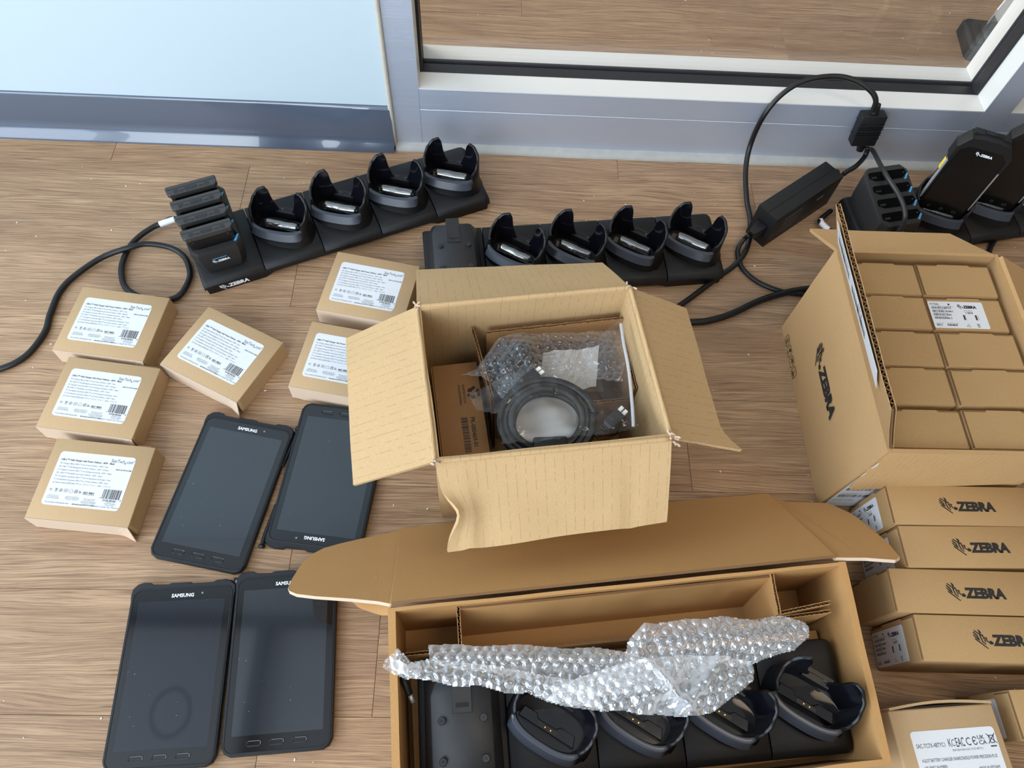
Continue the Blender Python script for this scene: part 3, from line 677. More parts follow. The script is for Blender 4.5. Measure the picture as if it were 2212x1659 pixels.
def corr_panel(parent, name, q, mat, thick=.0055, pitch=.008, warp=.0, seed=0):
    """double-faced corrugated panel with its wavy core open along the outer edge"""
    q = [Vector(p) for p in q]; ex = (q[1]-q[0]); Lu = ex.length; n = ex.cross(q[3]-q[0]).normalized(); nw = int(Lu/pitch)
    rnd = random.Random(seed)
    rag = [rnd.uniform(-.0012, .0012) for _ in range(nw*2+2)]
    def P(u, v): 
        p = bil(q, u, v); return p+n*warp*noise.noise(p*18+Vector((seed,0,0)))
    mb = MB()
    mb.sheet(lambda u, v: P(u, v)+(q[3]-q[0]).normalized()*(rag[int(u*nw*2)] if v == 1 else 0), nw*2, 4, .0006)
    mb.sheet(lambda u, v: P(u, v)-n*(thick-.0006)+(q[3]-q[0]).normalized()*(rag[-1-int(u*nw*2)] if v == 1 else 0), nw*2, 4, .0006)
    S = 6; m = nw*S
    mb.mi = 1
    mb.sheet(lambda u, v: P(u, lerp(0, .995, v))-n*(thick/2+(thick/2-.0007)*math.sin(2*math.pi*u*nw)), m, 1, .0004)
    return mb.build(name, [mat, M['tc_edge']], parent)

# ------------------------------------------------ charger boxes with white stickers
def star_print():
    w, h = .104, .0765; bl, gr = [], []
    bl.append(text('USB-C™ Wall Charger with Power Delivery - 60W - Black', .0036, .0040, h-.0130, .02, fit=.0735))
    for i, s in enumerate(['FR: Chargeur Mural USB-C™ avec Power Delivery - 60W - Noir', 'DE: USB-C™ Wandladegerät mit Power Delivery - 60W - Schwarz', 'ES: Cargador de pared USB-C™ con entrega de potencia - 60W - Negro', 'NL: USB-C™ Wandlader met Power Delivery - 60W - Zwart', 'PT: Carregador de parede USB-C™ com Fornecimento de Energia - Preto', 'IT: Caricabatterie da parete USB-C™ con Power Delivery - 60W - Nero', 'JA: Power Delivery対応USB-C™ウォールチャージャー - 60W - ブラック']):
        gr.append(text(s, .0029, .0045, h-.0182-i*.0046, .004, sx=.86))
    bl.append(text('StarTech', .0068, .0715, h-.0095, -.004, fit=.0185)); bl.append([(.0912+.0009*math.cos(R(a)), h-.0100+.0009*math.sin(R(a))) for a in range(0,360,40)]); bl.append(text('com', .0068, .0926, h-.0095, -.004, fit=.0088)); bl.append(text('®', .0028, .1016, h-.0062))
    bl.append(text('PART # WCH1CBK', .0026, .0815, h-.0205, .02))
    bl += [text('FC', .0046, .0045, .0195, .0, sx=.7)]; bl += bin_icon(.0115, .0188, .0050)
    bl.append(ring2([(.0195+.0022*math.cos(R(a)), .0212+.0022*math.sin(R(a))) for a in range(0,360,30)], .0005)); bl.append(text('c', .0035, .0188, .0203, .02))
    bl.append(ring2(rect2(.0240,.0290,.0190,.0235), .0003)); bl.append(ring2(rect2(.0253,.0277,.0203,.0222), .0003))
    bl.append(ring2([(.0310,.0190),(.0360,.0190),(.0360,.0215),(.0335,.0240),(.0310,.0215)], .0003))
    bl.append(ring2(rect2(.0380,.0422,.0190,.0235), .0005)); bl.append(text('+', .0042, .0389, .0198, .03)); bl.append(text('S', .0046, .0440, .0192, .02)); bl.append(text('c', .0040, .0462, .0195, .01))
    bl.append(text('ISO 9001', .0040, .0500, .0192, .03)); bl.append(rect2(.0500, .0655, .0180, .0184))
    bl += barcode(.0760, .0150, .0245, .0135, 30, 5)
    bl += [text('0', .0030, .0735, .0150), text('65030 89350', .0034, .0785, .0118, .01, sx=.98), text('8', .0030, .1012, .0132)]
    for x, ls in ((.0045, ('StarTech.com Ltd.', '45 Artisans Crescent', 'London, ON N5V 5E9')), (.030, ('StarTech.com USA LLP', '4490 South Hamilton Road', 'Groveport, OH 43125')), (.053, ('StarTech.com Limited', 'Unit B, Pinnacle 15', 'Gowerton Road, Brackmills', 'Northampton, NN4 7BW')), (.082, ('StarTech.com Ltd', 'Siriusdreef 17-27', '2132 WT Hoofddorp', 'The Netherlands'))):
        for i, s in enumerate(ls): gr.append(text(s, .0018, x+.008, .0128-i*.0019-(.001 if len(ls) == 4 else 0), .01, 'C'))
    gr.append(text('For product info/manual visit: ', .0030, .0045, .0030, .004, sx=.9)); bl.append(text('startech.com/WCH1CBK', .0029, .0405, .0030, .02, sx=.95)); gr += [text('Made in China', .0028, .0690, .0030, .004), text('2 Year Warranty', .0028, .0845, .0030, .004)]
    return w, h, bl, gr
def make_star(label, loc, rz):
    t = thing('charger_box', label, 'box', (loc[0], loc[1], 0), rz, 'small charger boxes with white stickers')
    a, b, h = .0688, .0583, .035
    m = MB(); m.rbox(-a, a, -b+.002, b, 0, h, .0012, 2); m.build('body', M['star'], t, angle=40)
    # front panel hangs a little proud, its right corner sprung open
    fp = MB(); fp.sheet(lambda u, v: Vector((lerp(-a+.0004, a-.0004, u)+(.001*(v) if u > .9 else 0), -b+.0019-.0016*v-.0075*max(0, u-.86)/.14*v, lerp(h-.0004, .0025 if u < .1 else .0008, v))), 16, 3, .0012); fp.build('front_panel', M['star_pale'], t)
    sp = MB(); sp.sheet(lambda u, v: Vector((a+.0002+.0005*v, lerp(-b+.006, b-.001, u), lerp(h-.0012, .001, v))), 4, 2, -.0008); sp.build('side_flap', M['star'], t)
    nt = MB(); nt.box(a-.024, a-.006, b-.0002, b+.0012, h-.007, h-.0008); nt.build('tuck_tab', M['tc_edge'], t)
    w, hh, bl, gr = SP
    sticker(t, Matrix.Translation((-.0552, -.0364, h)), w, hh, .005, bl, grey=gr)
    return t
SP = star_print()
s0 = make_star('kraft charger box nearest the looped cord, top of the column of three', (-.5646, .5937), -6.9)
for lab, loc, rz in (('kraft charger box in the middle of the column of three', (-.5504, .4688), -6.9), ('kraft charger box at the near end of the column of three', (-.5270, .3404), -4.7), ('kraft charger box turned askew between the column and the tablets', (-.3914, .5469), -26.3),
                     ('kraft charger box tucked behind the left rear corner of the centre box', (-.1852, .6740), -10.3), ('kraft charger box half covered by the left flap of the centre box', (-.2085, .5385), -10.0)):
    dup(s0, (loc[0], loc[1], 0), rz, lab)

# ------------------------------------------------ device cartons (shown on end in the master carton, or on their side)
CW, CDp, CH = .1045, .0538, .197
def tc_print():
    w, h = .0765, .0430; bl, gr = [], []
    bl.append(text('TC720L', .0040, .0020, h-.0060, .012)); bl.append(rect2(.0275,.0300,h-.0060,h-.0036)); bl += zebra_logo(.0400, h-.0105, .0042)
    for i, (y, n, ww) in enumerate(((h-.0120,24,.027),(h-.0175,26,.0285),(h-.0230,24,.0255),(h-.0285,24,.0245))):
        bl += barcode(.0035, y, ww, .0026, n, 11+i); gr.append(text(['(1P) PART NUMBER: TC720L-0ME24B0-NA','(S) S/N: 21187523020138','(IMEI) MAC ID: 84248D3F2A','BT MAC ID: 84248D3F2B'][i], .0017, .0035, y+.0031, .01))
    gr.append(text('Made in Malaysia', .0017, .0475, h-.0150, .012)); bl += barcode(.0485, h-.0195, .0105, .0030, 9, 31)
    bl += [rect2(.0440,.0462,h-.0295,h-.0215), rect2(.0605,.0627,h-.0295,h-.0215), rect2(.0468,.0472,h-.0295,h-.0215), rect2(.0637,.0640,h-.0295,h-.0215), rect2(.0646,.0648,h-.0295,h-.0215)]
    bl += barcode(.0035, .0035, .0080, .0026, 7, 41)+barcode(.0180, .0035, .0145, .0026, 12, 42); gr += [text('HW REV: 0201', .0016, .0035, .0068, .01), text('QUANTITY: 001 EACH', .0016, .0180, .0068, .01)]
    bl.append(ring2([(.0445,.0025),(.0500,.0025),(.0472,.0072)], .0004)); bl += bin_icon(.0590, .0018, .0060)
    return w, h, bl, gr
TP = tc_print()
def make_tc(label, loc, lying, with_label, logo, rz=0, tall=CH, seed=0, group='kraft device cartons'):
    t = thing('device_carton', label, 'box', loc, 0, group)
    if lying: t.matrix_world = Matrix.Translation(loc) @ Matrix.Rotation(R(rz), 4, 'Z') @ Matrix.Rotation(R(-90), 4, 'Y') @ Matrix.Translation((0, 0, -tall))
    else: t.rotation_euler = (0, 0, R(rz))
    g = .0016
    m = MB(); m.rbox(0, CW, 0, CDp, 0, tall-.0022, .0010, 2); m.build('body', M['tc'], t, angle=40)
    # end flap: lid panel folded over with shoulder slits either side of the tuck tab
    e = MB(); pl = [(g,.0008),(CW-g,.0008),(CW-g,CDp-.0032),(CW*.74,CDp-.0032),(CW*.72,CDp-.0006),(CW*.30,CDp-.0006),(CW*.28,CDp-.0032),(g,CDp-.0032)]
    e.prism(pl, tall-.0022, tall, .0004); e.build('end_flap', M['tc'], t)
    for x0, x1 in ((.0005,.0013),(CW-.0013,CW-.0005)):
        d = MB(); d.box(x0, x1, .002, CDp-.001, tall-.0024, tall-.0002); d.build('dust_flap', M['tc_edge'], t)
    for x0, x1 in ((.004, CW*.275), (CW*.745, CW-.004)):
        d = MB(); d.box(x0, x1, CDp-.0030, CDp-.0020, tall-.0023, tall-.0009); d.build('slit', M['tc_edge'], t)
    if with_label:
        w, h, bl, gr = TP
        sticker(t, Matrix.Translation((.0012, .0042 if not lying else .0035, tall)), w, h, .0022, bl, grey=gr)
    if logo is not None:
        p = MB(); p.T = frame((CW, .0200, tall-logo), (0,0,-1), (0,1,0)); p.flat(zebra_logo(0, 0, .0116), lambda a, b: (a, b, .0002)); p.build('printing', M['ink'], t)
    return t
make_tc('kraft device carton on its side with end sticker, touching the tall master carton', (.5335, .2795, 0), True, True, .068)
make_tc('kraft device carton on its side, second from the master carton', (.5365, .2240, 0), True, True, .067, .6)
make_tc('kraft device carton on its side with a plain end, third from the master carton', (.5090, .1692, 0), True, False, .070, -.8)
make_tc('kraft device carton on its side with end sticker, last of the row of four', (.5265, .1135, 0), True, True, .070, -.8)
make_tc('kraft device carton lying apart at the right edge, behind the battery charger box', (.6210, .0290, 0), True, True, None, 2)
# ten standing in the master carton
rows = ['rear', 'second', 'middle', 'fourth', 'front']
ZIN = .195
for r, y in enumerate((.5770, .5205, .4640, .4075, .3480)):
    for c, x in enumerate((.4965, .6040)):
        lab = 'kraft device carton standing in the master carton, '+rows[r]+' row, '+('left' if c == 0 else 'right')+' column'
        if (r, c) == (1, 1): lab = 'kraft device carton with a white sticker on top, standing in the master carton'
        make_tc(lab, (x+random.uniform(-.0008,.0008), y+random.uniform(-.0006,.0006), .005), False, (r, c) == (1, 1), None, random.uniform(-.5,.5), ZIN-.005+random.choice((0,.001,-.0015,-.001)), group='device cartons in the master carton')

# ------------------------------------------------ master carton
zb = thing('master_carton', 'large open kraft carton with a black stripe-head logo on its side, packed with ten cartons', 'box', (.605, .49, 0))
zb_off = Vector((.605, .49, 0))
def Z(*p): return Vector(p)-zb_off
x0, x1, y0, y1, zr = .489, .722, .338, .645, .203
quad_panel(zb, 'side_wall', [Z(x0,y1,0),Z(x0,y0,0),Z(x0,y0,zr),Z(x0,y1,zr)], M['zeb'], .005, .0010, 1, edge=M['zeb'])
quad_panel(zb, 'side_wall', [Z(x1,y0,0),Z(x1,y1,0),Z(x1,y1,zr),Z(x1,y0,zr)], M['zeb'], .005, .0010, 2, edge=M['zeb'])
quad_panel(zb, 'front_wall', [Z(x0+.0051,y0,0),Z(x1-.0051,y0,0),Z(x1-.0051,y0,zr),Z(x0+.0051,y0,zr)], M['zeb'], .005, .0010, 3, edge=M['zeb'])
quad_panel(zb, 'rear_wall', [Z(x1-.0051,y1,0),Z(x0+.0051,y1,0),Z(x0+.0051,y1,zr),Z(x1-.0051,y1,zr)], M['zeb'], .005, .0010, 4, edge=M['zeb'])
MB().box(x0+.006-.605, x1-.006-.605, y0+.006-.49, y1-.006-.49, .0005, .004).build('bottom', M['zeb'], zb)
a = R(64.5); L_ = .115
corr_panel(zb, 'left_flap', [Z(x0+.001,y1-.012,zr),Z(x0+.001,y0+.004,zr),Z(x0-L_*math.cos(a),y0+.005,zr+L_*math.sin(a)),Z(x0-L_*math.cos(a),y1-.013,zr+L_*math.sin(a))], M['zeb'], .0058, .0082, .0008, 3)
# white sticker strips on the outer face of that flap
fT = frame(Z(x0-.004, y1-.035, zr+.006)+Vector((-.0012,0,0)), (0,-1,0), (-math.cos(a),0,math.sin(a)))
sticker(zb, fT @ Matrix.Translation((.004,.062,.0008)), .215, .046, .002, barcode(.01,.012,.06,.016,30,77)+barcode(.085,.012,.07,.016,34,78)+[text('SHIP TO: MOBILE DEVICES', .005, .01, .036), text('QTY 10', .006, .12, .036, .02)], 'shipping_label')
b_ = R(-36)
quad_panel(zb, 'rear_flap', [Z(x1-.006,y1,zr),Z(x0+.002,y1,zr),Z(x0+.010,y1+.116*math.cos(b_),zr+.116*math.sin(b_)),Z(x1-.002,y1+.116*math.cos(b_),zr+.116*math.sin(b_))], M['zeb_uv'], -.005, .001, 6, edge=M['zeb'])
quad_panel(zb, 'right_flap', [Z(x1,y0+.004,zr),Z(x1,y1-.006,zr),Z(x1+.10,y1-.004,zr-.058),Z(x1+.10,y0+.002,zr-.058)], M['zeb_uv'], .005, .001, 7, edge=M['zeb'])
def fdent(p, u, v, n): return p+Vector((.012*(1-u)**6*v*noise.noise((v*9,0,0))-.0, 0, 0))
quad_panel(zb, 'front_flap', [Z(x0+.004,y0-.001,zr),Z(x1-.004,y0-.001,zr),Z(x1-.012,y0-.0025,zr-.092),Z(x0+.004,y0-.0085,zr-.112)], M['zeb_uv'], -.0045, .0006, 8, dent=fdent, edge=M['zeb'])
pr = MB(); pr.T = frame(Z(x0, .5478, .088), (0,-1,0), (0,0,1)); pr.flat(zebra_logo(0, 0, .0180), lambda a, b: (a, b, .0012)); pr.build('printing', M['ink'], zb)
ic = MB(); ic.T = frame(Z(x0, .6190, .0035), (0,-1,0), (0,0,1)); pol = []
for i in range(4):
    o = .0195*i; pol.append(ring2(rrect(o, o+.0165, 0, .0165, .003, 3), .0010))
    if i == 0: pol += [rect2(o+.0035,o+.013,.003,.004), rect2(o+.0055,o+.007,.004,.013), rect2(o+.0095,o+.011,.004,.013)]
    if i == 1: pol += [[(o+.005,.0135),(o+.006,.0085),(o+.008,.0075),(o+.010,.0085),(o+.0115,.0135)], rect2(o+.0078,o+.0087,.003,.008), rect2(o+.0055,o+.011,.0028,.0035)]
    if i == 2: pol += [[(o+.0030,.009),(o+.0135,.009),(o+.011,.0125),(o+.008,.0137),(o+.005,.0125)], rect2(o+.0078,o+.0086,.003,.010)]
    if i == 3: pol += [[(o+.003,.003),(o+.013,.003),(o+.013,.005),(o+.009,.007),(o+.003,.0045)], ring2([(o+.0075+.0022*math.cos(R(k)), .0105+.0022*math.sin(R(k))) for k in range(0,360,40)], .0006)]
ic.flat(pol, lambda a, b: (a, b, .0012)); ic.build('handling_marks', M['ink'], zb)
sticker(zb, frame(Z(.4925, y0-.0014, .008), (1,0,0), (0,0,1)), .10, .163, .002, sum([barcode(.004, .012+.026*i if i else .040, .085, .009, 40, 50+i) for i in range(1,6)], [])+[text(s, .0035, .004, .024+.026*i, .01) for i, s in enumerate(['(1P) PART NUMBER','(Q) QUANTITY 10','(S) SERIAL','(4L) ORIGIN','SHIP FROM','CARTON ID'])], 'carton_label')

# ------------------------------------------------ opened shipping box in the middle
mbx = thing('shipping_box', 'open kraft shipping box with creased flaps folded out, in the centre', 'box', (.068, .435, 0))
mo = Vector((.068, .435, 0)); Q = lambda *p: Vector(p)-mo
TLr, TRr, BRr, BLr = (-.0875,.5214), (.1906,.5620), (.2243,.3455), (-.0527,.3101); zm = .213
def wall(name, a, b, seed, mat): return quad_panel(mbx, name, [Q(*a,0),Q(*b,0),Q(*b,zm),Q(*a,zm)], mat, .005, .0022, seed, 20, 10, freq=9, edge=M['ship'])
wall('front_wall', BLr, BRr, 1, M['ship_uv']); wall('side_wall', BRr, TRr, 2, M['ship_uv']); wall('rear_wall', TRr, TLr, 3, M['ship_uv']); wall('side_wall', TLr, BLr, 4, M['ship_uv'])
bt = MB(); bt.add([Q(*p,z)[:] for z in (.0005,.004) for p in (BLr,BRr,TRr,TLr)], [(3,2,1,0),(4,5,6,7),(0,1,5,4),(1,2,6,5),(2,3,7,6),(3,0,4,7)]); bt.build('bottom', M['ship'], mbx)
def fd_front(p, u, v, n):
    k = max(0, 1-u*5)**1.5*math.exp(-((v-.62)/.22)**2)
    p = p+Vector((.020*k, .0, .014*k)); r = math.exp(-((u-.11)/.022)**2)*v*.006+math.exp(-((u-.83)/.03)**2)*v*(-.004)
    return p+Vector((0,0,1))*r+Vector((0,0,-.010))*max(0, v-.9)*4*(.5+.5*math.sin(u*9))
quad_panel(mbx, 'front_flap', [Q(*BLr,zm),Q(*BRr,zm),Q(.2245,.2615,.157),Q(-.0372,.2205,.156)], M['ship_uv'], -.0048, .0024, 5, 30, 14, fd_front, freq=16, edge=M['ship'])
def fd_left(p, u, v, n): return p+Vector((0,0,-.012))*max(0, .2-u)*v*3
quad_panel(mbx, 'side_flap', [Q(*TLr,zm),Q(*BLr,zm),Q(-.1525,.2985,.160),Q(-.1845,.5055,.163)], M['ship_uv'], -.0048, .0016, 6, 24, 12, fd_left, edge=M['ship'])
def fd_right(p, u, v, n): return p+Vector((.022,-.004,-.004))*max(0, 1-u*7)**2*max(0, v-.5)*2
quad_panel(mbx, 'side_flap', [Q(*BRr,zm),Q(*TRr,zm),Q(.2790,.5640,.1645),Q(.3060,.3595,.1640)], M['ship_uv'], -.0048, .0014, 7, 24, 12, fd_right, edge=M['ship'])
def fd_back(p, u, v, n): return p+Vector((0,-.004,.004))*math.exp(-((v-.12)/.08)**2)*noise.noise((u*14,2,0))
quad_panel(mbx, 'rear_flap', [Q(*TRr,zm),Q(*TLr,zm),Q(-.0985,.6185,.160),Q(.1640,.6330,.172)], M['ship_uv'], -.0048, .0014, 8, 24, 12, fd_back, edge=M['ship'])
# soft rounded creases where the flaps fold
for a_, b_2 in ((BLr,BRr),(BRr,TRr),(TRr,TLr),(TLr,BLr)):
    pA, pB = Q(*a_,zm-.0005), Q(*b_2,zm-.0005); m = MB(); m.tube([pA.lerp(pB, k/12)+Vector((.0008*noise.noise((k,a_[0]*9,0)), .0008*noise.noise((k,5,a_[1]*9)), .0006*noise.noise((k*.7,1,1)))) for k in range(13)], .0032, 8, 2); m.build('crease', M['ship'], mbx, smooth=True)
# torn fibres at the corners
for cx, cy, sd in ((.2243,.3455,1), (.1906,.5620,2), (-.0527,.3101,3), (-.0875,.5214,4)):
    m = MB()
    for i in range(7):
        rn = random.Random(sd*20+i); c = Q(cx+rn.uniform(-.004,.004), cy+rn.uniform(-.004,.004), zm+rn.uniform(-.006,.003)); d = Vector((rn.uniform(-1,1), rn.uniform(-1,1), rn.uniform(-.3,1)))*.007
        m.tube([c, c+d*.5+Vector((rn.uniform(-.002,.002),0,.001)), c+d], .0014, 5, 2)
    m.build('torn_corner', M['star_pale'], mbx)

# contents of the shipping box
pkb = thing('flat_carton', 'flat kraft carton printed with a part number and bar code, inside the centre box', 'box', (-.0480, .3420, .005), 9.0)
m = MB(); m.rbox(0, .062, 0, .1500, 0, .108, .0012, 2); m.build('body', M['pk'], pkb, angle=40)
m = MB(); m.rbox(-.0022, .0, .004, .1500, .002, .106, .0006, 1); m.build('tuck_flap', M['pk'], pkb)
p = MB(); p.T = frame((.0, .150, .108), (0,-1,0), (1,0,0))
pol = [text('PK-000469-01', .0082, .084, .0425, .025, fit=.0430)]+barcode(.083, .0300, .052, .0088, 34, 8)+[text('PLEASE RECYCLE ALL', .0042, .0340, .0375, .025, fit=.0290), text('PACKAGING MATERIALS', .0042, .0340, .0315, .025, fit=.0310)]
for k in range(3):
    aa = R(90+120*k); cx, cy = .048+.0062*math.cos(aa), .0520+.0062*math.sin(aa)
    c, s = math.cos(aa), math.sin(aa); pol.append([(cx+c*q-s*w, cy+s*q+c*w) for q, w in ((-.0022,-.0065),(.0022,-.0065),(.0022,.001),(.0042,.001),(0,.0065),(-.0042,.001),(-.0022,.001))])
p.flat(pol, lambda a, b: (a, b, .0002)); p.build('printing', M['ink'], pkb)
sb = thing('inner_carton', 'small open kraft carton with raw fluted edges, in the rear of the centre box', 'box', (.09, .46, .005))
so = Vector((.09, .46, .005)); B = lambda *p: Vector(p)-so
corr_panel(sb, 'rear_wall', [B(.186,.5400,.006),B(.004,.5140,.006),B(.002,.5190,.162),B(.190,.5440,.170)], M['pk'], .004, .006, 0, 2)
corr_panel(sb, 'side_wall', [B(.003,.5120,.006),B(.016,.4150,.006),B(.010,.4280,.148),B(-.019,.5240,.163)], M['pk'], .004, .006, .001, 5)
corr_panel(sb, 'side_wall', [B(.200,.4400,.006),B(.187,.5360,.006),B(.189,.5380,.155),B(.202,.4420,.155)], M['pk'], .004, .006, 0, 6)
corr_panel(sb, 'front_wall', [B(.120,.4280,.006),B(.198,.4390,.006),B(.199,.4385,.128),B(.118,.4270,.128)], M['pk'], .004, .006, 0, 7)
MB().box(.010-.09, .19-.09, .432-.46, .512-.46, .0005, .003).build('bottom', M['pk'], sb)
ad = thing('power_supply', 'black power supply wrapped in clear bubble film, inside the centre box', 'power supply', (.043, .4700, .075), 8)
m = MB(); m.rbox(-.023, .023, -.030, .034, 0, .088, .003, 3); m.build('case', M['plastic'], ad, angle=40)
ps = thing('instruction_sheet', 'folded white instruction sheet seen through the clear bag', 'paper', (.120, .4750, .128), 7)
m = MB(); m.sheet(lambda u, v: Vector((lerp(-.048,.030,u)+.012*v, lerp(-.026,.030,v)+.004*u, .003*math.sin(u*7)+.012*v+.002*math.sin(u*23+v*9))), 10, 6, .0006); sh = m.build('sheet', M['paper2'], ps)
m = MB(); m.flat([text(s, .0042, -.046, .022-.0055*i, .0, sx=.9) for i, s in enumerate(['Regulatory Guide', 'Please read these', 'instructions before use', 'of the power cord', 'and keep them'])], lambda a, b: (a, b, .0085+.012*(b+.026)/.056)); m.build('printing', M['ink_grey'], sh)
# coiled cord with two plugs
cc = thing('coiled_cord', 'thick black cord coiled in a clear zip bag, white-tipped plugs', 'cable', (.0820, .3890, .1480), 4)
for k in range(6):
    rr = .0600-.0078*(k % 3); zz = .005+.0085*(k//3)+.0025*(k % 2); m = MB()
    m.tube([((rr+.002*math.sin(R(a*1.5+40*k)))*math.cos(R(a)), .84*rr*math.sin(R(a)), zz+.012*math.sin(R(a))+.0015*math.sin(R(a*2+50*k))) for a in range(-100+35*k, 262+35*k, 20)], .0048, 10, 3); m.build('loop', M['cable'], cc, smooth=True)
def plug(name, loc, dirv, tips):
    g = MB(); d = Vector(dirv).normalized(); T = frame(loc, d, Vector((-d.y, d.x, 0))); g.T = T
    g.loft([[(x,y*w,z*w) for y, z in ((-.0075,-.0055),(.0075,-.0055),(.0075,.0055),(-.0075,.0055))] for x, w in ((-.004,.55),(0,.95),(.018,1),(.022,.85))]); o = g.build('plug', M['cable'], cc)
    r = MB(); r.T = T
    for i in range(5): r.rbox(-.006-.004*i, -.0035-.004*i, -.0045+.0004*i, .0045-.0004*i, -.0042, .0042, .0008, 1)
    r.build('strain_relief', M['cable'], o)
    w = MB(); w.T = T
    for y in tips: w.rbox(.020, .030, y-.0024, y+.0024, -.003, .003, .0006, 1)
    w.build('connector_tip', M['white_plastic'], o)
plug('plug', (-.0260, .0500, .022), (.85, .60, .1), (-.0032, .0032)); plug('plug', (.0760, -.0120, .018), (.75, .62, .2), (-.0034, .0034))
m = MB(); m.rbox(-.022, .020, -.050, -.030, .012, .034, .003, 2); m.build('moulded_block', M['plastic'], cc, angle=40)
m = MB(); m.tube([(.014,.061,.018),(.018,.052,.024),(.020,.043,.016)], .0016, 6); m.build('wire_tie', M['tag'], cc, smooth=True)
cs = tag(MB().sheet(lambda u, v: Vector((.0870+lerp(-.046,.040,u), .3930+lerp(-.030,.040,v)+.012*u, .1420+.004*math.sin(u*9+v*5)+.003*math.sin(v*13))), 16, 12, .0004).build('paper_slip', M['paper2'], smooth=True), 'crumpled white paper slip lying inside the coil of cord', 'paper')
def crumple(o, poly, z, amp, freq, res, mat, name, thick=0, sag=None, seed=0):
    """thin film filling a plan polygon, with crumple relief"""
    mb = film_grid(poly, res, lambda x, y: z(x, y)+amp*noise.noise((x*freq+seed, y*freq, seed))+amp*.5*noise.noise((x*freq*2.7+seed, y*freq*2.7, 5)))
    return mb.build(name, mat, o, smooth=True)
def inside(x, y, poly):
    c = False; n = len(poly)
    for i in range(n):
        (xa, ya), (xb, yb) = poly[i], poly[i-1]
        if (ya > y) != (yb > y) and x < (xb-xa)*(y-ya)/(yb-ya)+xa: c = not c
    return c
def film_grid(poly, res, zf):
    xs = [p[0] for p in poly]; ys = [p[1] for p in poly]; X0, Y0 = min(xs), min(ys); nx = int((max(xs)-X0)/res)+1; ny = int((max(ys)-Y0)/res)+1
    cell = set((i, j) for i in range(nx) for j in range(ny) if inside(X0+(i+.5)*res, Y0+(j+.5)*res, poly)); idx = {}; vs = []; fs = []
    def V(i, j):
        if (i, j) not in idx: x, y = X0+i*res, Y0+j*res; idx[(i, j)] = len(vs); vs.append((x, y, zf(x, y)))
        return idx[(i, j)]
    for i, j in sorted(cell): fs.append((V(i,j), V(i+1,j), V(i+1,j+1), V(i,j+1)))
    return MB().add(vs, fs)
HEX = .0112
def bubble(x, y, r=.0047, h=.0027, s=HEX):
    j = round(y/(s*.866)); best = 9
    for jj in (j-1, j, j+1):
        off = s/2 if jj % 2 else 0; i = round((x-off)/s); best = min(best, math.hypot(x-off-i*s, y-jj*s*.866))
    return h*math.sqrt(max(0, 1-(best/r)**2))
bp = [(-.030,.4490),(-.010,.4580),(.004,.4800),(.018,.5020),(.040,.5120),(.100,.5160),(.178,.5230),(.184,.5130),(.186,.4700),(.178,.4450),(.140,.4480),(.112,.4540),(.060,.4540),(.054,.4250),(.026,.4140),(.010,.4360),(-.004,.4480)]
bw = film_grid(bp, .0010, lambda x, y: .166+.014*math.exp(-((x-.042)/.026)**2-((y-.482)/.03)**2)-.03*max(0,.01-x)+.006*noise.noise((x*40,y*40,1))+.55*bubble(x+.003*noise.noise((x*50,y*50,2)), y))
tag(bw.build('bubble_pouch', M['bubble_thin'], smooth=True), 'clear bubble film pouch around the black power supply in the centre box', 'bubble wrap')
bz = thing('zip_bag', 'clear plastic zip bag holding the coiled cord in the centre box', 'plastic bag')
zp = [(-.018,.4080),(.012,.4240),(.079,.4600),(.150,.4950),(.180,.5240),(.184,.5000),(.187,.4300),(.190,.3700),(.150,.3560),(.080,.3480),(.024,.3440),(.020,.3800),(-.008,.3870)]
crumple(bz, zp, lambda x, y: .193+.005*math.sin((x+y)*30), .006, 22, .0022, M['bag'], 'film', seed=3)
MB().tube([(.1775,.5140,.198),(.1795,.4850,.197),(.1830,.4450,.198),(.1842,.4000,.196),(.1840,.3680,.194)], .0022, 6).build('zip_strip', M['zip'], bz, smooth=True)
# ================================================================== LONG OPEN BOX
lb = thing('long_box', 'long open kraft box with its lid thrown back, holding a cradle under bubble wrap', 'box', (.17, .08, 0))
lo = Vector((.17, .08, 0)); D = lambda *p: Vector(p)-lo
zl = .138
dTL, dTR, dBR, dBL = (-.1015,.1600), (.4415,.2215), (.4460,.0050), (-.0790,-.0530)
def dwall(name, a, b, seed, th): return quad_panel(lb, name, [D(*a,0),D(*b,0),D(*b,zl),D(*a,zl)], M['long'], th, .0012, seed, 18, 8, edge=M['long'])
dwall('front_wall', dBL, dBR, 21, .006); dwall('side_wall', dBR, dTR, 22, .0085); dwall('rear_wall', dTR, dTL, 23, .004); dwall('side_wall', dTL, dBL, 24, .0085)
m = MB(); m.add([D(*p,z)[:] for z in (.0005,.004) for p in (dBL,dBR,dTR,dTL)], [(3,2,1,0),(4,5,6,7),(0,1,5,4),(1,2,6,5),(2,3,7,6),(3,0,4,7)]); m.build('bottom', M['long'], lb)
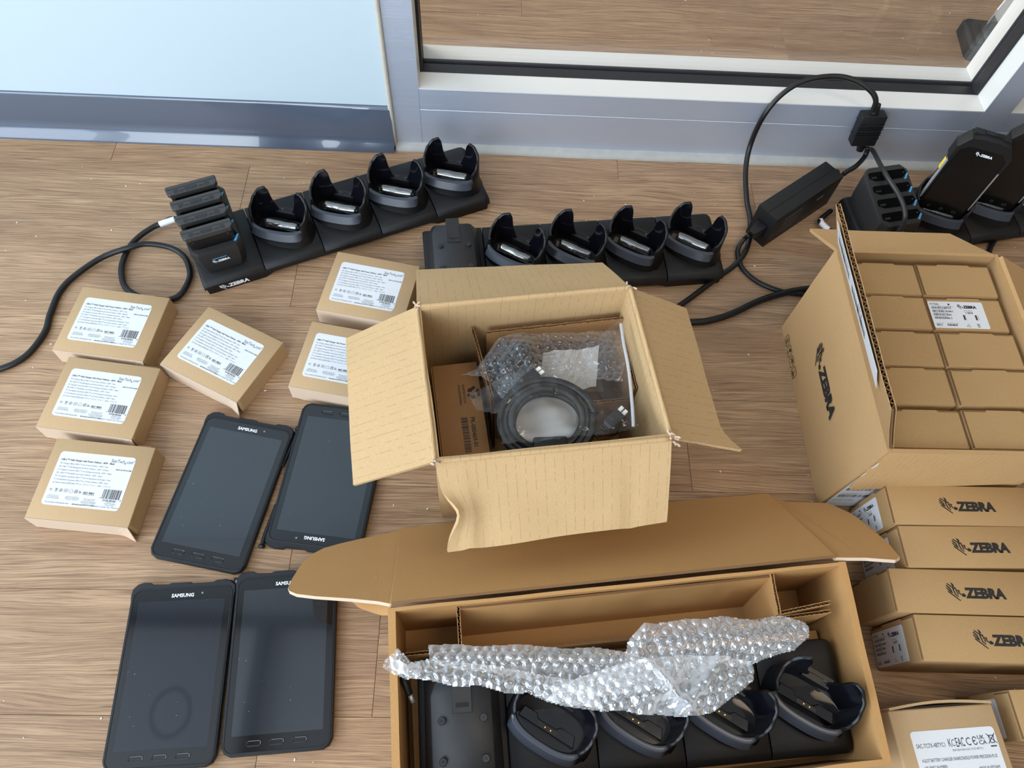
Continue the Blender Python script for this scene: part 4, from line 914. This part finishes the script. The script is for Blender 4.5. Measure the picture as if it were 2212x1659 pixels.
# lid leaning back to the floor, with rounded side ears in the same plane
hA, hB = Vector((-.0985,.1640,.138)), Vector((.4290,.2258,.138)); fA, fB = Vector((-.1080,.2900,.0045)), Vector((.4165,.3500,.0045))
for pa, pb_ in ((hA, fA), (hB, fB)): MB().tube([pa-lo, pa.lerp(pb_, .5)-lo, pb_-lo], .0016, 6, 2).build('crease', M['long'], lb, smooth=True)
quad_panel(lb, 'lid', [hA-lo, hB-lo, fB-lo, fA-lo], M['long'], -.0040, .0022, 25, 30, 12, freq=7)
def ear(pts, nm, seed):
    """flat corrugated ear traced as a polygon in the lid plane, 4 mm thick"""
    n = (hB-hA).cross(fA-hA).normalized(); n = n if n.z > 0 else -n
    top = [Vector(p)-lo+n*.0002 for p in pts]; k = len(pts); mb = MB()
    mb.add([q[:] for q in top]+[(q-n*.0042)[:] for q in top], [tuple(range(k)), tuple(reversed(range(k, 2*k)))])
    mb.mi = 1; mb.add([q[:] for q in top]+[(q-n*.0042)[:] for q in top], [(i, (i+1) % k, k+(i+1) % k, k+i) for i in range(k)])
    return mb.build(nm, [M['long'], M['star_pale']], lb)
ear([(-.1066,.2905,.0050),(-.1330,.2830,.0080),(-.1607,.2744,.0140),(-.1860,.2660,.0200),(-.2064,.2576,.0260),(-.2180,.2470,.0360),(-.2254,.2327,.0500),(-.2275,.2190,.0640),(-.2290,.2054,.0780),(-.2287,.1908,.0931),(-.2250,.1860,.0990),(-.2150,.1815,.1040),(-.1914,.1776,.1120),(-.1463,.1734,.1210),(-.1150,.1690,.1300),(-.0990,.1650,.1370)], 'ear', 1)
ear([(.4290,.2262,.1370),(.4640,.2248,.1441),(.4850,.2215,.1510),(.4950,.2205,.1530),(.5035,.2250,.1495),(.5080,.2480,.1250),(.5100,.2760,.0930),(.5040,.3050,.0640),(.4893,.3308,.0333),(.4700,.3330,.0280),(.4349,.3360,.0200),(.4165,.3490,.0060)], 'ear', 2)
# rounded dust flap hanging outside the left wall
m = MB(); dp = [(-.1000,.1560),(-.1130,.1585),(-.1320,.1670),(-.1470,.1745),(-.1600,.1860),(-.1660,.1960),(-.1560,.2020),(-.1250,.2060),(-.1040,.1750)]
zz = lambda x: .120+(x+.10)*1.15
m.add([D(x,y,zz(x))[:] for x, y in dp]+[D(x,y,zz(x)-.004)[:] for x, y in dp], [tuple(reversed(range(9))), tuple(range(9,18))]+[(i,(i+1) % 9, 9+(i+1) % 9, 9+i) for i in range(9)]); m.build('dust_flap', M['long'], lb)
# folded inserts behind the cradle
ix, iy = Vector((.9938,.1115,0)), Vector((.1115,-.9938,0)); io = Vector((-.1008,.1585,0))
def I(x, y, z): return io+ix*x+iy*y+Vector((0,0,z))-lo
corr_panel(lb, 'insert_panel', [I(.0130,.003,.006),I(.0760,.003,.006),I(.0760,.001,.129),I(.0130,.003,.129)], M['long'], .004, .006, 0, 31)
corr_panel(lb, 'insert_panel', [I(.0765,.000,.006),I(.0765,.046,.006),I(.0755,.047,.122),I(.0765,.000,.130)], M['long'], .004, .006, 0, 32)
corr_panel(lb, 'insert_panel', [I(.0130,.046,.006),I(.0750,.046,.006),I(.0750,.046,.095),I(.0130,.046,.095)], M['long'], .004, .006, 0, 33)
corr_panel(lb, 'insert_panel', [I(.4570,.049,.006),I(.4570,.001,.006),I(.4570,-.001,.132),I(.4530,.049,.132)], M['long'], .004, .006, 0, 34)
corr_panel(lb, 'insert_panel', [I(.4560,.049,.006),I(.5230,.046,.006),I(.5180,.043,.128),I(.4545,.049,.130)], M['long'], .004, .006, 0, 35)
corr_panel(lb, 'insert_panel', [I(.4000,.0555,.006),I(.5230,.053,.006),I(.5180,.052,.121),I(.4000,.0545,.118)], M['long'], .004, .006, 0, 36)
corr_panel(lb, 'insert_panel', [I(.4600,.004,.006),I(.5050,.004,.006),I(.5050,.002,.132),I(.4600,.002,.132)], M['long'], .004, .006, 0, 37)
quad_panel(lb, 'insert_back', [I(.0800,.0160,.014),I(.4560,.0160,.014),I(.4560,.0030,.128),I(.0800,.0030,.128)], M['long'], -.003, .001, 38)
quad_panel(lb, 'insert_ledge', [I(.0800,.0500,.016),I(.4560,.0500,.016),I(.4560,.0160,.014),I(.0800,.0160,.014)], M['long'], -.003, .0008, 39)
quad_panel(lb, 'insert_front', [I(.0780,.0530,.010),I(.4560,.0530,.010),I(.4560,.0525,.075),I(.0780,.0525,.075)], M['long'], .003, .0008, 40)
MB().add([I(x,y,z)[:] for z in (.045,.054) for x, y in ((.016,.062),(.525,.062),(.525,.200),(.016,.200))], [(3,2,1,0),(4,5,6,7),(0,1,5,4),(1,2,6,5),(2,3,7,6),(3,0,4,7)]).build('support_board', M['long'], lb)
MB().add([I(x,y,z)[:] for z in (.005,.044) for x, y in ((.030,.080),(.510,.080),(.510,.180),(.030,.180))], [(3,2,1,0),(4,5,6,7),(0,1,5,4),(1,2,6,5),(2,3,7,6),(3,0,4,7)]).build('support_riser', M['long'], lb)
# small end connector poking out beside the mounting plate
pc = thing('power_lead', 'short black lead with a bright metal tip beside the cradle in the long box', 'cable', (-.083, .085, .06))
MB().tube([(0,.010,.045),(.002,.002,.052),(.006,-.006,.05),(.009,-.012,.046)], .0042, 8).build('lead', M['cable'], pc, smooth=True)
MB().tube([(.009,-.012,.046),(.0135,-.0200,.042)], .0026, 8, 2).build('tip', M['silver'], pc, smooth=True)

# ================================================================== BUBBLE WRAP
def wrapz(x, y):
    return .150+.004*noise.noise((x*14, y*22, 0))+.002*noise.noise((x*45, y*45, 3))
def wrap_obj(poly, name, z0, fold, seed, res=.00115, rot=0.0, amp=1, nzc=1):
    c, s = math.cos(rot), math.sin(rot)
    def zf(x, y):
        X, Y = c*x-s*y+.004*noise.noise((x*30,y*30,seed)), s*x+c*y+.004*noise.noise((x*30+9,y*30,seed))
        return z0+wrapz(x+seed, y)-.150+fold(x, y)+bubble(X, Y)*amp+.0012*noise.noise((x*210,y*210,seed))*nzc
    return film_grid(poly, res, zf).build(name, M['bubble'], wrapT, smooth=True)
wrapT = thing('bubble_wrap', 'long crumpled sheet of clear bubble wrap lying across the long open box', 'bubble wrap')
P1 = [(-.053,.119),(-.022,.121),(.003,.118),(.050,.121),(.097,.117),(.130,.119),(.162,.114),(.190,.106),(.190,.085),(.150,.078),(.120,.070),(.095,.072),(.060,.084),(.020,.091),(-.020,.095),(-.050,.100)]
P2 = [(-.070,.100),(-.050,.104),(.000,.099),(.045,.094),(.085,.086),(.115,.082),(.130,.070),(.137,.053),(.095,.058),(.075,.063),(.055,.071),(.033,.070),(.005,.077),(-.022,.076),(-.050,.082),(-.072,.083),(-.082,.092)]
P3 = [(.095,.082),(.140,.096),(.162,.104),(.168,.125),(.176,.134),(.186,.144),(.210,.145),(.236,.150),(.258,.150),(.279,.154),(.300,.151),(.320,.150),(.335,.154),(.349,.155),(.365,.150),(.373,.147),(.375,.140),(.372,.131),(.353,.117),(.336,.113),(.319,.108),(.300,.100),(.260,.100),(.235,.085),(.200,.078),(.150,.070),(.110,.066)]
P4 = [(.076,.064),(.086,.076),(.110,.086),(.150,.098),(.185,.106),(.220,.110),(.262,.110),(.300,.104),(.302,.094),(.299,.085),(.288,.077),(.275,.069),(.262,.060),(.249,.052),(.230,.049),(.212,.048),(.192,.051),(.173,.050),(.155,.054),(.137,.053),(.115,.058),(.095,.059)]
g = lambda x, c, w: math.exp(-((x-c)/w)**2)
wrap_obj(P1, 'sheet', .1450, lambda x, y: .010*g(y, .106, .012), .3)
wrap_obj(P2, 'sheet', .1540, lambda x, y: .010*g(y, .086-.10*max(0,x), .011)-.004*g(x, .05, .02), 1.7, rot=.5, nzc=2)
wrap_obj(P3, 'sheet', .1480, lambda x, y: .012*g(y, .128, .018)*g(x, .28, .10)+.007*g(x-.3*y, .145, .008), 3.1, rot=.2)
wrap_obj(P4, 'sheet', .1600, lambda x, y: .012*g(y, .076, .022)*g(x, .2, .08)+.008*g(x+.8*(y-.08), .205, .007)-.01*g(x-y, .14, .012)+.006*g(x-.9*y, .17, .006), 4.6, rot=-.25, nzc=1.5)
# twisted end with a strip of white tape
te = [(-.0700,.1010),(-.0860,.1150),(-.0990,.1010),(-.1000,.0950),(-.0920,.0900),(-.0740,.0830),(-.0600,.0860),(-.0580,.0960)]
film_grid(te, .0012, lambda x, y: .1560+.004*noise.noise((x*60,y*60,9))+.5*bubble(x*1.6, y*1.6)).build('twisted_end', M['bubble'], wrapT, smooth=True)
MB().sheet(lambda u, v: Vector((lerp(-.0895,-.0700,u)-.004*v, lerp(.0925,.0890,u)+.013*v-.004*u, .1625+.0015*math.sin(u*11)+.001*math.sin(v*7))), 12, 6, .0003).build('tape', M['tape'], wrapT, smooth=True)

# ================================================================== TABLETS
def make_tablet(label, loc, rz, ringed=False, stylus='pen'):
    t = thing('tablet', label, 'tablet', (loc[0], loc[1], 0), rz, 'rugged tablets on the floor')
    W2, top, bot = .0655, .1105, -.1085
    o = [(W2-.012,bot),(W2-.004,bot+.004),(W2,bot+.012),(W2,.088),(W2+.001,.096),(W2,.104),(W2-.006,.1095),(W2-.014,.1115),(.040,.1110),(.036,.1085),(.010,.1080),(.007,.1098),(-.018,.1098),(-.021,.1080),(-.040,.1085),(-.044,.1112),(-W2+.014,.1120),(-W2+.006,.1100),(-W2,.104),(-W2-.001,.096),(-W2,.088),(-W2,bot+.012),(-W2+.004,bot+.004),(-W2+.012,bot)]
    mb = MB(); i1 = [(x*.985, lerp(y, 0, .012)) for x, y in o]; glass = rrect(-.0613, .0613, -.1040, .1005, .0095, 4)
    mb.loft([[(x*.965, y*.975, .0005) for x, y in o], [(x, y, .004) for x, y in o], [(x, y, .0095) for x, y in o], [(x, y, .0118) for x, y in i1]], True, True); case = mb.build('case', M['rubber'], t, angle=35)
    lipm = MB(); ring = lambda g, z: [(x+math.copysign(g, x), y+math.copysign(g, y), z) for x, y in glass]
    lipm.loft([ring(.0022,.0117), ring(.0016,.0126), ring(.0004,.0126), ring(0,.0113)], False, False); lipm.build('lip', M['rubber'], case, angle=40)
    gm = MB(); gm.prism(glass, .0105, .0121); gl = gm.build('glass', M['bezel'], t)
    d = MB(); d.T = Matrix.Translation((0, 0, .01215)); d.add([(-.05385,-.08615,0),(.05385,-.08615,0),(.05385,.08615,0),(-.05385,.08615,0)], [(0,1,2,3)]); d.build('display', M['lcd_ring' if ringed else 'lcd'], t)
    lg = MB(); lg.T = Matrix.Translation((0,0,.01222)); lg.flat([text('SAMSUNG', .0062, 0, .0905, .03, 'C', 1.0)], lambda a, b: (a, b, 0)); lg.build('printing', M['white_ink'], gl)
    cm = MB(); cm.cyl((.0245,.0945), .0014, .0121, .0123, 12); cm.build('camera_lens', M['ink_grey'], gl)
    for i, x in enumerate((-.0270, 0, .0270)):
        b = MB(); pl = rrect(x-.0088, x+.0088, -.0985, -.0915, .0026, 4); b.loft([[(px,py,.0121) for px, py in pl], [(px,py,.0128) for px, py in inset(pl,.0004)], [(px,py,.0127) for px, py in inset(pl,.0011)], [(px,py,.0123) for px, py in inset(pl,.0014)]], False, True); b.build('button', M['bezel'], t, angle=50)
    s = MB()
    if stylus == 'pen':
        s.tube([(W2-.001,.050,.0055),(W2+.003,.090,.006),(W2+.0035,.1085,.0062)], .0032, 10); s.tube([(W2+.0035,.1085,.0062),(W2+.0036,.1125,.0062)], .0047, 10)
        s.build('stylus', M['plastic_s'], t, smooth=True)
    else:
        s.loft([[(W2-.006,.105,.003),(W2+.004,.100,.003),(W2+.005,.112,.003),(W2-.004,.1145,.003)], [(W2-.005,.106,.009),(W2+.003,.101,.009),(W2+.004,.111,.009),(W2-.003,.1135,.009)]]); s.build('lanyard_loop', M['plastic_s'], t)
        h = MB(); h.rbox(W2-.001, W2+.002, .1055, .1095, .0088, .0094, .0003, 1); h.build('loop_hole', M['silver'], t)
    return t
make_tablet('black rugged tablet right of the charger boxes, upright, stylus at its top right corner', (-.3570, .3422), -10.4)
make_tablet('black rugged tablet lying upside down, partly under the centre box flap', (-.2131, .3660), 173.6)
make_tablet('black rugged tablet with a smudge ring on its screen, near left corner', (-.3766, .1044), 3.7, True, 'loop')
make_tablet('black rugged tablet with its top right corner under the long box lid ear', (-.2441, .1221), 4.8, False, 'loop')

# ================================================================== CHARGER BOX AT THE LOWER RIGHT
sc = thing('battery_charger_box', 'kraft box with a large white printed sticker, lower right corner', 'box', (.467, .060, 0), 4.0)
sh_ = .113; sw_ = .124; sd_ = .17
m = MB(); m.rbox(0, sw_, -sd_, -.001, 0, sh_, .0022, 3); m.build('body', M['star'], sc, angle=40)
m = MB(); m.sheet(lambda u, v: Vector((lerp(.001, sw_-.001, u), .0015+.0045*math.sin(u*math.pi)*(1-v*.6), lerp(sh_+.0015, .002, v))), 14, 4, .0028); m.build('end_flap', M['star'], sc, angle=40)
m = MB(); m.box(.004, sw_-.004, -.0012, .0012, sh_-.012, sh_-.004); m.build('flap_gap_shade', M['ink'], sc)  # black strip painted for the shade where the end flap stands open
w, h = .098, .088; pol = [text('SAC-TC7X-4BTYC1', .0062, .0030, h-.0170, 0, fit=.0335), text('EAC', .0130, .0490, h-.0180, .004, fit=.0105), text('C', .0115, .0610, h-.0175, 0, fit=.0058), text('Є', .0115, .0686, h-.0175, 0, fit=.0058), text('UK', .0058, .0755, h-.0122, .012, fit=.0085), text('CA', .0058, .0760, h-.0174, .012, fit=.0092)]
pol += [text('K', .0125, .0400, h-.0178, -.01, fit=.0045), text('C', .0100, .0440, h-.0172, -.01, fit=.0042)]+bin_icon(.0870, h-.0205, .0132)
pol += [text('4-SLOT BATTERY CHARGER SHARECRADLE POWER PRECISION PLUS', .0048, .005, h-.0310, 0, fit=.0870), text('(1P) PART NUMBER:', .0040, .005, h-.0375, 0, fit=.0270), text('SAC-TC7X-4BTYPP-01', .0044, .005, h-.0422, .012, fit=.0440), text('MADE IN VIETNAM', .0042, .0675, h-.0415, 0, fit=.0235)]
pol += barcode(.005, h-.0570, .043, .0130, 34, 91)+barcode(.0660, h-.0570, .0255, .0130, 15, 92)+[text('(S) SERIAL NUMBER:', .0040, .005, h-.0640, 0, sx=.82)]+barcode(.005, h-.0800, .060, .0130, 40, 93)
sticker(sc, Matrix.Translation((.0175, -.112, sh_)), w, h, .004, pol, grey=[text('MSIP-REM-MAN-SAC-TC7X-4BTYC1', .0030, .0430, h-.0222, 0, fit=.0360)], ink='ink_blue')

# ================================================================== POWER BRICK AND CORDS
CORD_A = [(-0.5267, 0.8172, 0.014), (-0.5456, 0.809, 0.012), (-0.5601, 0.8021, 0.01), (-0.5793, 0.7832, 0.008), (-0.5912, 0.7592, 0.007), (-0.5948, 0.7266, 0.006), (-0.5896, 0.7015, 0.005), (-0.5777, 0.68, 0.005), (-0.5536, 0.6647, 0.005), (-0.5191, 0.657, 0.005), (-0.4922, 0.6669, 0.005), (-0.4821, 0.6938, 0.006), (-0.4838, 0.7159, 0.006), (-0.4988, 0.7446, 0.006), (-0.5243, 0.7612, 0.008), (-0.5605, 0.7634, 0.013), (-0.5858, 0.7523, 0.016), (-0.629, 0.7352, 0.009), (-0.6645, 0.6979, 0.006), (-0.6787, 0.6673, 0.005), (-0.6807, 0.625, 0.005), (-0.6789, 0.5952, 0.005), (-0.6882, 0.5617, 0.005), (-0.7024, 0.5409, 0.005), (-0.725, 0.5266, 0.005), (-0.7616, 0.5153, 0.005)]
CORD_B = [(0.656, 0.999, 0.1398), (0.6531, 1.003, 0.1587), (0.6393, 1.012, 0.1714), (0.6104, 1.025, 0.1798), (0.5761, 1.032, 0.1798), (0.5308, 1.028, 0.1724), (0.4973, 1.018, 0.1516), (0.4761, 1.005, 0.1154), (0.4734, 1.0015, 0.055), (0.4692, 0.9688, 0.025), (0.4672, 0.9104, 0.01), (0.4677, 0.8601, 0.006), (0.4532, 0.8026, 0.006), (0.4289, 0.7674, 0.005), (0.3927, 0.7368, 0.005), (0.3315, 0.6854, 0.005), (0.2816, 0.649, 0.005)]
CORD_C = [(0.6831, 0.993, 0.0649), (0.6824, 0.985, 0.0503), (0.6584, 0.9566, 0.055), (0.6424, 0.9465, 0.052), (0.6335, 0.9402, 0.05)]
CORD_D = [(0.6888, 0.992, 0.0617), (0.6904, 0.9842, 0.065), (0.6789, 0.9421, 0.085), (0.6651, 0.8777, 0.112), (0.6699, 0.8368, 0.118), (0.6779, 0.8128, 0.112), (0.6801, 0.7955, 0.104), (0.6835, 0.7904, 0.085), (0.6833, 0.7935, 0.06), (0.6796, 0.7977, 0.03), (0.6706, 0.7997, 0.008)]
CORD_E = [(0.4495, 0.8103, 0.03), (0.4457, 0.8119, 0.018), (0.4369, 0.8008, 0.01), (0.4347, 0.7855, 0.005), (0.4388, 0.758, 0.005), (0.4575, 0.7334, 0.005), (0.4815, 0.719, 0.005), (0.5078, 0.7105, 0.005), (0.5429, 0.707, 0.005), (0.5784, 0.7055, 0.005)]
CORD_F = [(0.2959, 0.6437, 0.007), (0.3421, 0.645, 0.006), (0.3695, 0.6496, 0.006), (0.406, 0.6635, 0.006), (0.4568, 0.691, 0.006), (0.4989, 0.7074, 0.0062), (0.5322, 0.7162, 0.0062), (0.5651, 0.7212, 0.0062), (0.5896, 0.724, 0.0062)]
CORD_G = [(0.6169, 0.8882, 0.012), (0.5929, 0.8657, 0.012), (0.5946, 0.8574, 0.012), (0.6049, 0.8458, 0.01), (0.6181, 0.8407, 0.008), (0.6449, 0.8266, 0.005)]
CORD_H = [(0.9869, 0.9109, 0.005), (0.96, 0.8878, 0.005), (0.9292, 0.8596, 0.005), (0.9034, 0.8321, 0.005), (0.8866, 0.8056, 0.005), (0.8712, 0.7697, 0.005)]
pb = thing('power_adapter', 'black power brick standing on its edge beside the empty battery charger', 'power adapter', (.4705, .8258, 0), 37.8)
BL_, BW_, BH_ = .1725, .0425, .072
m = MB(); m.rbox(0, BL_, -BW_/2, BW_/2, 0, BH_, .0016, 2); bk = m.build('case', M['plastic'], pb, angle=40)
m = MB(); m.box(.001, BL_-.001, -.0004, .0004, BH_-.0002, BH_+.0005); m.build('seam', M['plastic_s'], bk)
m = MB(); m.box(-.0008, .001, -.012, .012, .018, .048); m.build('inlet', M['gloss'], pb)
m = MB(); m.loft([[(-.0235,-.005,.026),(-.0235,.005,.026),(-.0235,.005,.036),(-.0235,-.005,.036)], [(-.012,-.009,.021),(-.012,.009,.021),(-.012,.009,.041),(-.012,-.009,.041)], [(0,-.0105,.020),(0,.0105,.020),(0,.0105,.043),(0,-.0105,.043)]]); m.build('inlet_plug', M['cable'], pb, angle=40)
m = MB(); m.tube([(BL_-.001,0,.050),(BL_+.010,0,.050),(BL_+.022,.001,.050)], lambda t_: .0085-.0035*t_, 10, 3); m.build('strain_relief', M['cable'], pb, smooth=True)
m = MB(); m.T = frame((.028, -BW_/2-.0003, .006), (1,0,0), (0,0,1)); pol = [text('ITE POWER SUPPLY', .0055, 0, .046, .02), text('MODEL: PS-108', .0042, 0, .039), text('INPUT: 100-240V~ 50-60Hz 2.0A', .0034, 0, .033), text('OUTPUT: 12V 9A 108W', .0042, 0, .027), text('CAUTION: FOR USE WITH INFORMATION', .003, 0, .019), text('TECHNOLOGY EQUIPMENT', .003, 0, .0145), text('CE  FC  UL  EAC', .007, .055, .004, .01), rect2(.085,.103,.040,.045)]
m.flat(pol, lambda a, b: (a, b, .0001)); m.build('printing', M['ink_grey'], pb)
def cord(name, label, pts, r, mat='cable', group='black cords on the floor', smooth=True):
    o = MB().tube(pts, r, 10, 8).build(name, M[mat], smooth=True)
    if label: tag(o, label, 'cable', group)
    return o
# cord A with its loop, running off to the left
cA = thing('looped_cable', 'black cord with a white tag looping out from the full battery charger', 'cable', group='black cords on the floor')
MB().tube([(-.4900, .7960, .012)]+CORD_A, .0046, 10, 8).build('cord', M['cable'], cA, smooth=True)
MB().tube(CORD_A[:2]+[tuple(lerp(a, b, .35) for a, b in zip(CORD_A[1], CORD_A[2]))], .0052, 10, 6).build('tag', M['tag'], cA, smooth=True)
# splitter cord from the brick
cB = thing('splitter_cord', 'black cord arching over the window sill into a ribbed splitter block', 'cable', group='black cords on the floor')
MB().tube(CORD_B, .0046, 10, 8).build('cord', M['cable'], cB, smooth=True)
FB = frame((.6705, .9995, .066), (.99, 0, .055), (-.05, .14, .98))
m = MB(); m.T = FB
m.rbox(-.0215, .0215, .002, .062, -.011, .011, .0022, 2); blk = m.build('splitter_block', M['plastic'], cB, angle=40)
m = MB(); m.T = FB
for yy in (.0182, .0465): m.box(-.0217, -.012, yy, yy+.0010, -.0112, .0112); m.box(.012, .0217, yy, yy+.0010, -.0112, .0112)
for yy in (.025, .029, .036, .040): m.box(-.0225, .0225, yy, yy+.0010, .0105, .0113)
m.build('ribs', M['gloss'], blk)
m = MB(); m.T = FB; m.tube([(0,.062,0),(0,.070,0),(0,.080,0)], lambda t_: .0075-.0025*t_, 10, 3); m.tube([(.002,.002,0),(.003,-.006,0),(.003,-.014,.001)], lambda t_: .0085-.0025*t_, 10, 3); m.build('strain_relief', M['cable'], blk, smooth=True)
MB().tube(CORD_C, .0044, 10, 8).build('lead', M['cable'], cB, smooth=True)
MB().tube(CORD_D, .0040, 10, 8).build('lead', M['cable_grey'], cB, smooth=True)
cord('mains_cord', 'thin black mains cord curling from the inlet of the power brick', CORD_E, .0042)
cord('mains_cord', 'thick glossy black cord crossing the bare floor between the centre box and the master carton', CORD_F, .0056)
cG = thing('tagged_lead', 'short black lead with a white certification tag beside the power brick', 'cable', group='black cords on the floor')
MB().tube(CORD_G, .0044, 10, 8).build('lead', M['cable'], cG, smooth=True)
MB().tube(CORD_G[1:4], .0051, 10, 6).build('tag', M['tag'], cG, smooth=True)
cord('mains_cord', 'black cord lying behind the master carton at the right edge', CORD_H, .0046)

# ================================================================== CRUMBS
cr = MB()
for i in range(420):
    rn = random.Random(900+i); x, y = rn.uniform(-1.0, 1.2), rn.uniform(-.05, 1.75)
    if .99 < y < 1.15: continue
    s = rn.choice((.0005,.0006,.0007,.0009,.0012)); a = rn.uniform(0, 6)
    cr.T = Matrix.Translation((x, y, 0)) @ Matrix.Rotation(a, 4, 'Z'); cr.box(-s*rn.uniform(.8,2.2), s, -s*.6, s*.6, 0, s*.7)
co = cr.build('crumbs', M['crumb']); co['kind'] = 'stuff'; tag(co, 'tiny pale crumbs of packing dust scattered over the floor', 'crumbs')
